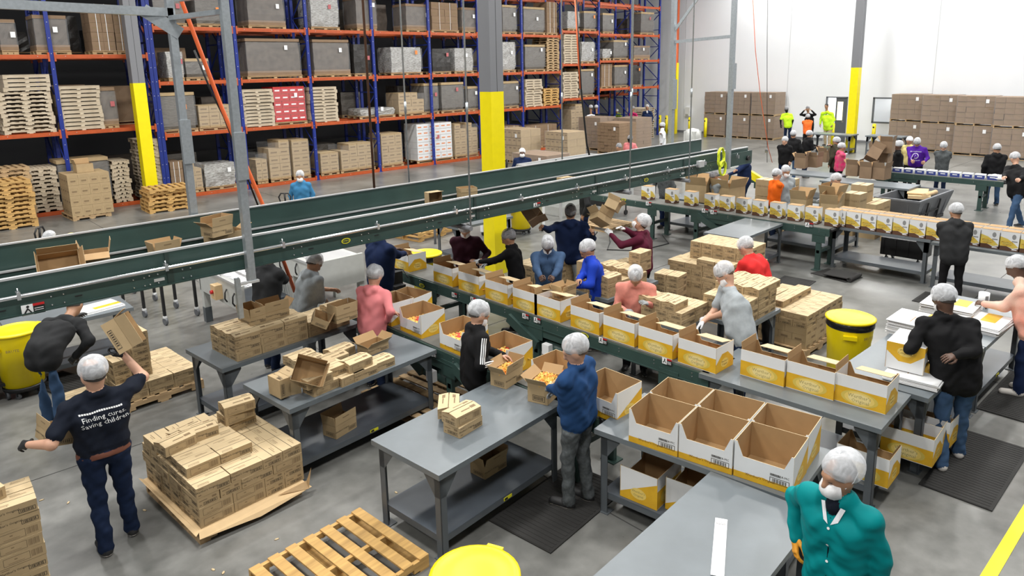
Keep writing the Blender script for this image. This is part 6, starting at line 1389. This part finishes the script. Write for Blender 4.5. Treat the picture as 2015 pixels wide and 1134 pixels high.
person('large person in navy sweatshirt with head hidden above the monitor',(748,440),-55,H=1.86,w=1.2,z=1.84,rh=HW(800,500,1.25),lh=HW(795,495,1.2),top='cloth_navy',pants='cloth_navy',skin='skin_dark',down=30)
person('person in maroon sweater facing the camera behind the first display boxes',(915,438),172,H=1.76,lean=.1,rh=HW(925,512,1.08),lh=HW(950,512,1.1),top='cloth_maroond',pants='cloth_black',skin='skin_light',netk='white',mask=True,down=45,z=1.70,curl=.75)
person('person in black top reaching left with grey glove beside the centre column',(1000,455),80,H=1.68,lean=.08,rh=HW(955,522,1.1),lh=HW(945,515,1.15),top='cloth_black',pants='cloth_black',skin='skin_tan',netk='grey',gloves='glove_grey',down=25,z=1.62)
o,d=person('person in denim jacket looking down into a display box',(1078,470),178,H=1.64,w=1.1,lean=.12,rh=HW(1066,556,1.05),lh=HW(1086,556,1.05),top='cloth_denim',pants='jeans_dark',skin='skin_dark',netk='white',mask=True,down=48,z=1.57,jacket=1,curl=.75)
decal(o,MB().b2(-.003,.003,-.25,.2,0,.0001,'cloth_navy').b2(-.13,-.05,.03,.035,0,.0001,'cloth_navy').b2(.05,.13,.03,.035,0,.0001,'cloth_navy').b2(-.13,-.126,-.06,.035,0,.0001,'cloth_navy').b2(.126,.13,-.06,.035,0,.0001,'cloth_navy'),d['P0']+d['td']*.25+d['tf']*.2,(0,1,0),d['td'],'seams',off=.002)
person('person in royal blue fleece seen from behind, filling display boxes',(1155,478),100,H=1.68,lean=.12,rh=HW(1135,560,1.1),lh=HW(1128,562,1.05),top='cloth_royal',pants='jeans_dark',skin='skin_tan',netk='white',down=35,z=1.61,jacket=1)
person('person in salmon knit top reaching into a display box',(1251,530),176,H=1.60,w=1.14,lean=.16,rh=HW(1232,612,.98),lh=HW(1275,598,1.10),top='cloth_salmon',pants='cloth_black',skin='skin_tan',netk='white',down=48,z=1.50,gloves='glove_grey')
person('person in light grey tee and jeans reaching down to a display box',(1425,522),112,H=1.78,lean=.18,w=1.08,rh=HW(1382,636,.98),lh=HW(1390,628,1.0),top='cloth_grey',pants='jeans_dark',skin='skin_light',netk='white',mask=True,sleeve='short',gloves='glove_white',down=45,z=1.68,base=(7.38,3.92),hairc='hair_brown')
person('person in red sweatshirt bending between the carton piles',(1466,472),60,H=1.72,lean=.28,w=1.1,rh=HW(1440,560,1.05),lh=HW(1430,540,1.05),top='cloth_red',pants='cloth_black',skin='skin_light',netk='white',down=40,z=1.60,hairc='hair_grey')
o,d=person('person in navy hooded sweatshirt with both arms raised towards the belt',(1123,404),2,H=1.84,w=1.16,rh=HW(1166,458,1.45),lh=HW(1052,448,1.62),top='cloth_navy',pants='cloth_grey',skin='skin_tan',netk='grey',extra='hood',down=0,z=1.82)
q=at(1035,430,1.75); put_open(q,.6,'dark brown open carton held high by the arms-raised navy worker',L=.34,W=.28,H=.16,out='kraft_brown',ang=(.3,.5,.9,.4),tilt=(.9,.5),fl=.13,pr=False)
q=at(1180,438,1.6); put_open(q,-.4,'kraft carton with flying flaps in front of the arms-raised navy worker',L=.28,W=.22,H=.12,ang=(.3,1.2,1.0,.8),tilt=(-.5,.6),fl=.12,pr=False)
person('person in burgundy sweater and white gloves tossing a carton upward',(1262,424),75,H=1.76,w=1.08,rh=HW(1214,448,1.62),lh=HW(1203,462,1.45),top='cloth_maroon',pants='cloth_black',skin='skin_light',netk='white',mask=True,gloves='glove_white',down=-22,z=1.76)
q=at(1203,412,1.85); put_open(q,.5,'blurred kraft carton in the air above the burgundy sweater person',L=.28,W=.20,H=.14,ang=(.6,.3,.5,.3),tilt=(.4,.4),fl=.08,pr=False)
o,d=person('person in black jacket seen from behind at the row of retail boxes',(1882,406),18,H=1.66,w=1.14,lean=.05,rh=HW(1900,470,1.0),lh=HW(1852,468,1.0),top='cloth_char',pants='cloth_black',shoes='shoe_black',skin='skin_tan',netk='puffy',down=30,base=(13.35,3.33),jacket=1,extra='hood',yaw=20)
person('person in peach and cream jacket placing labels at the right edge',(2000,510),88,H=1.66,w=1.05,rh=HW(1960,600,1.02),lh=HW(1938,598,1.05),top='cloth_peach',pants='cloth_navy',shoes='shoe_white',skin='skin_dark',netk='white',down=30,jacket=1,base=(10.15,1.62))
# ---- middle and far
def far(label,head,f,**k): k.setdefault('H',1.70); person(label,head,f,**k)
far('person in blue hooded sweatshirt and white mask behind the overhead guard',(590,339),172,top='cloth_blue',mask=True,down=5,extra='hood',skin='skin_tan')
far('person in navy top with white beard cover right of the centre column',(1028,294),178,top='cloth_navy',mask=True,netk='thick',skin='skin_dark',down=0,w=1.1)
far('person whose dark legs show between belt and back conveyor',(1150,345),90,top='cloth_char',pants='cloth_navy',z=1.75,base=(11.9,10.3))
far('person in grey jacket hidden by the overhead belt, at the retail boxes',(1303,320),150,top='cloth_greyd',pants='cloth_navy',base=(14.9,10.2),z=1.7)
far('person in grey hooded top and cap below the yellow hose',(1405,338),120,top='cloth_grey',extra='hood',netk='grey',lean=.12,z=1.6,rh=HW(1385,372,1.1),lh=HW(1392,378,1.05),down=40,gloves='glove_grey')
o_=far('person in navy hooded sweatshirt with head behind the belt end',(1466,298),100,top='cloth_navy',extra='hood',z=1.74,H=1.78,w=1.15,rh=HW(1430,352,1.1),lh=HW(1432,345,1.12),down=30)
far('person in orange tee with white sleeves opening kraft boxes',(1530,336),-60,top='cloth_orange',sleeve='short',skin='skin_light',gloves='glove_white',rh=HW(1562,362,1.1),lh=HW(1568,352,1.2),down=25,netk='white',H=1.62,z=1.6)
far('person in grey top and mask behind the orange tee person',(1548,329),-150,top='cloth_grey',mask=True,rh=HW(1580,355,1.15),gloves='glove_white',H=1.68)
o,d=person('person in black vest with pink lettered sleeves at the kraft boxes',(1646,345),85,H=1.62,z=1.6,top='cloth_black',pants='cloth_black',rh=HW(1620,392,1.0),lh=HW(1622,385,1.02),skin='skin_light',gloves='glove_white',down=30,hairc='hair_brown')
A_,B_=d['SH'][0][0],d['SH'][0][1]
st=MB().text('PINK',(.14,0,0),(1,0,0),(0,1,0),.09,'cloth_white',0); u_=unit(B_-A_); nv=np.array([.2,1,.1]); nv=unit(nv-u_*(nv@u_)); decal(o,st,A_+nv*.1,u_,np.cross(nv,u_),'sleeve_text',depth=.5)
far('person in brown coat with hand at head beside the right yellow column',(1646,272),60,top='cloth_brownc',jacket=1,rh=HW(1632,285,1.5),w=1.15,pants='cloth_black')
far('person in pink camouflage hooded top at the brown cartons',(1658,284),-75,H=1.60,z=1.58,top='cloth_hot',extra='hood',rh=HW(1668,306,1.15),lh=HW(1672,304,1.15),w=1.08,pants='cloth_black',gloves='glove_white',down=20)
far('person in black jacket facing the camera, left of the dark-jacketed group',(1545,272),165,H=1.62,z=1.6,top='cloth_black',jacket=1,netk='puffy',mask=False,skin='skin_light',rh=HW(1540,292,1.1))
far('person in black jacket seen from behind in the dark-jacketed group',(1562,259),-15,H=1.74,top='cloth_black',jacket=1,w=1.1,pants='jeans_blue')
far('person in black jacket leaning right in the dark-jacketed group',(1595,259),-60,H=1.72,top='cloth_black',jacket=1,lean=.1,rh=HW(1605,290,1.1),lh=HW(1608,288,1.1),z=1.66)
far('person in yellow safety vest over black, seen from behind by the wrapped pallets',(1548,211),5,H=1.80,top='cloth_hiviz',sleeve='short',skin='cloth_black',pants='jeans_dark',netk='grey',gloves='black',base=RB(1548,38.8))
far('person in black with both arms raised to the head near the white wall',(1590,210),175,H=1.75,top='cloth_black',pants='cloth_black',rh=('d',1583,218,.25),lh=('d',1598,218,.25),netk='grey',base=RB(1591,38.6))
far('person in orange safety vest carrying a clipboard near the white wall',(1590,226),25,H=1.70,top='cloth_vest',sleeve='short',skin='cloth_black',pants='cloth_black',rh=HW(1583,244,1.1),lh=HW(1582,245,1.1))
far('person in bright yellow safety jacket and khaki trousers by the office door',(1627,204),150,H=1.84,w=1.2,top='cloth_hiviz',jacket=1,pants='cloth_khaki',netk=None,hairc='hair_dark',skin='skin_tan',base=RB(1627,38.2),down=0)
far('person in black facing left across the brown cartons pile',(1768,280),95,H=1.72,top='cloth_black',pants='cloth_black',rh=HW(1750,297,1.2),lh=HW(1752,300,1.15),w=1.1,skin='skin_dark',down=20,netk='puffy')
o,d=person('person in purple hooded sweatshirt with white round print at far conveyor',(1806,274),172,H=1.72,z=1.66,lean=.06,top='cloth_purple',pants='cloth_black',w=1.2,down=50,extra='hood',rh=HW(1795,318,1.0),lh=HW(1820,318,1.0))
ci=MB(); n=20
for k in range(n):
    a0,a1=2*math.pi*k/n,2*math.pi*(k+1)/n; ci.add([(.085*math.cos(a0),.085*math.sin(a0),0),(.085*math.cos(a1),.085*math.sin(a1),0),(.072*math.cos(a1),.072*math.sin(a1),0),(.072*math.cos(a0),.072*math.sin(a0),0)],[(0,1,2,3)],'paper')
ci.bar((-.02,-.04,0),(.0,.03,0),.018,.001,'paper').bar((.0,.03,0),(.03,-.04,0),.014,.001,'paper').text('EDUCATION IS',(0,.13,0),(1,0,0),(0,1,0),.045,'paper',0).text('MY PASSION',(0,-.14,0),(1,0,0),(0,1,0),.045,'paper',0)
decal(o,ci,d['P0']+d['td']*.24+d['tf']*.2,(0,1,0),d['td'],'chest_print')['kind']='stuff'
far('person with white headscarf partly hidden behind the purple sweatshirt',(1790,271),150,H=1.66,netk='thick',top='cloth_yellowp',pants='cloth_black',base=(24.9,7.75))
far('person in grey hooded sweatshirt packing small blue boxes',(1858,282),172,H=1.66,z=1.62,top='cloth_greyd',extra='hood',down=40,rh=HW(1851,312,1.1),lh=HW(1864,312,1.1),gloves='glove_white',skin='skin_light')
far('person in black puffer jacket seen from behind at the far right conveyor',(1963,286),20,H=1.72,top='cloth_black',jacket=1,pants='jeans_blue',w=1.12,rh=HW(1940,320,1.1),down=30,extra='hood')
o,d=person('person in black hooded top with white sleeve stripe walking at the right edge',(1998,303),140,H=1.78,top='cloth_black',pants='jeans_blue',skin='skin_light',jacket=1,down=25,feet=((1985,452),(2010,446)),rh=HW(1957,385,.95),lh=HW(1990,392,.95),extra='hood',w=1.08,base=at(1992,448,0)[:2])
person('person in white coat behind the overhead guard near the hanger post',(1303,243),95,H=1.68,top='cloth_white',jacket=1,pants='cloth_white',skin='skin_dark',rh=HW(1290,285,1.0),z=1.66)
person('person in navy coat and long white scarf standing by the racks',(1274,207),168,H=1.76,top='cloth_navy',jacket=1,pants='cloth_greyd',shoes='shoe_white',netk='white',base=RB(1274,40.8),under='cloth_white',down=0)
person('person in magenta top beside the black rack cart',(1245,212),150,H=1.66,top='cloth_mag',pants='cloth_navy',base=(33.2,25.0+.0)) if 0 else person('person in magenta top beside the person with white scarf',(1246,210),150,H=1.68,top='cloth_mag',pants='cloth_navy',base=RB(1246,40.2),netk='grey')
person('person in white behind the far kraft carton blocks',(1163,208),30,H=1.66,top='cloth_white',base=RB(1163,37.6),z=1.66) 
person('person in black with white hairnet behind the far carton blocks',(1174,208),-20,H=1.66,top='cloth_black',base=RB(1176,38.2),z=1.66)
person('person in dark hooded coat in front of the rack end bays',(1198,203),175,H=1.70,top='cloth_black',skin='skin_dark',netk='white',base=(32.0,24.35)) if 0 else None
person('person in pale head cover bending among far cartons',(1214,216),160,H=1.62,top='cloth_green',netk='thick',z=1.5,lean=.1)
person('person in dark hairnet low behind the overhead guard',(1218,284),150,H=1.62,top='cloth_black',netk='grey',z=1.6)
person('person in pink vest over black behind the overhead guard',(1240,268),150,H=1.64,top='cloth_pink',sleeve='short',skin='cloth_black',netk='grey',z=1.62)
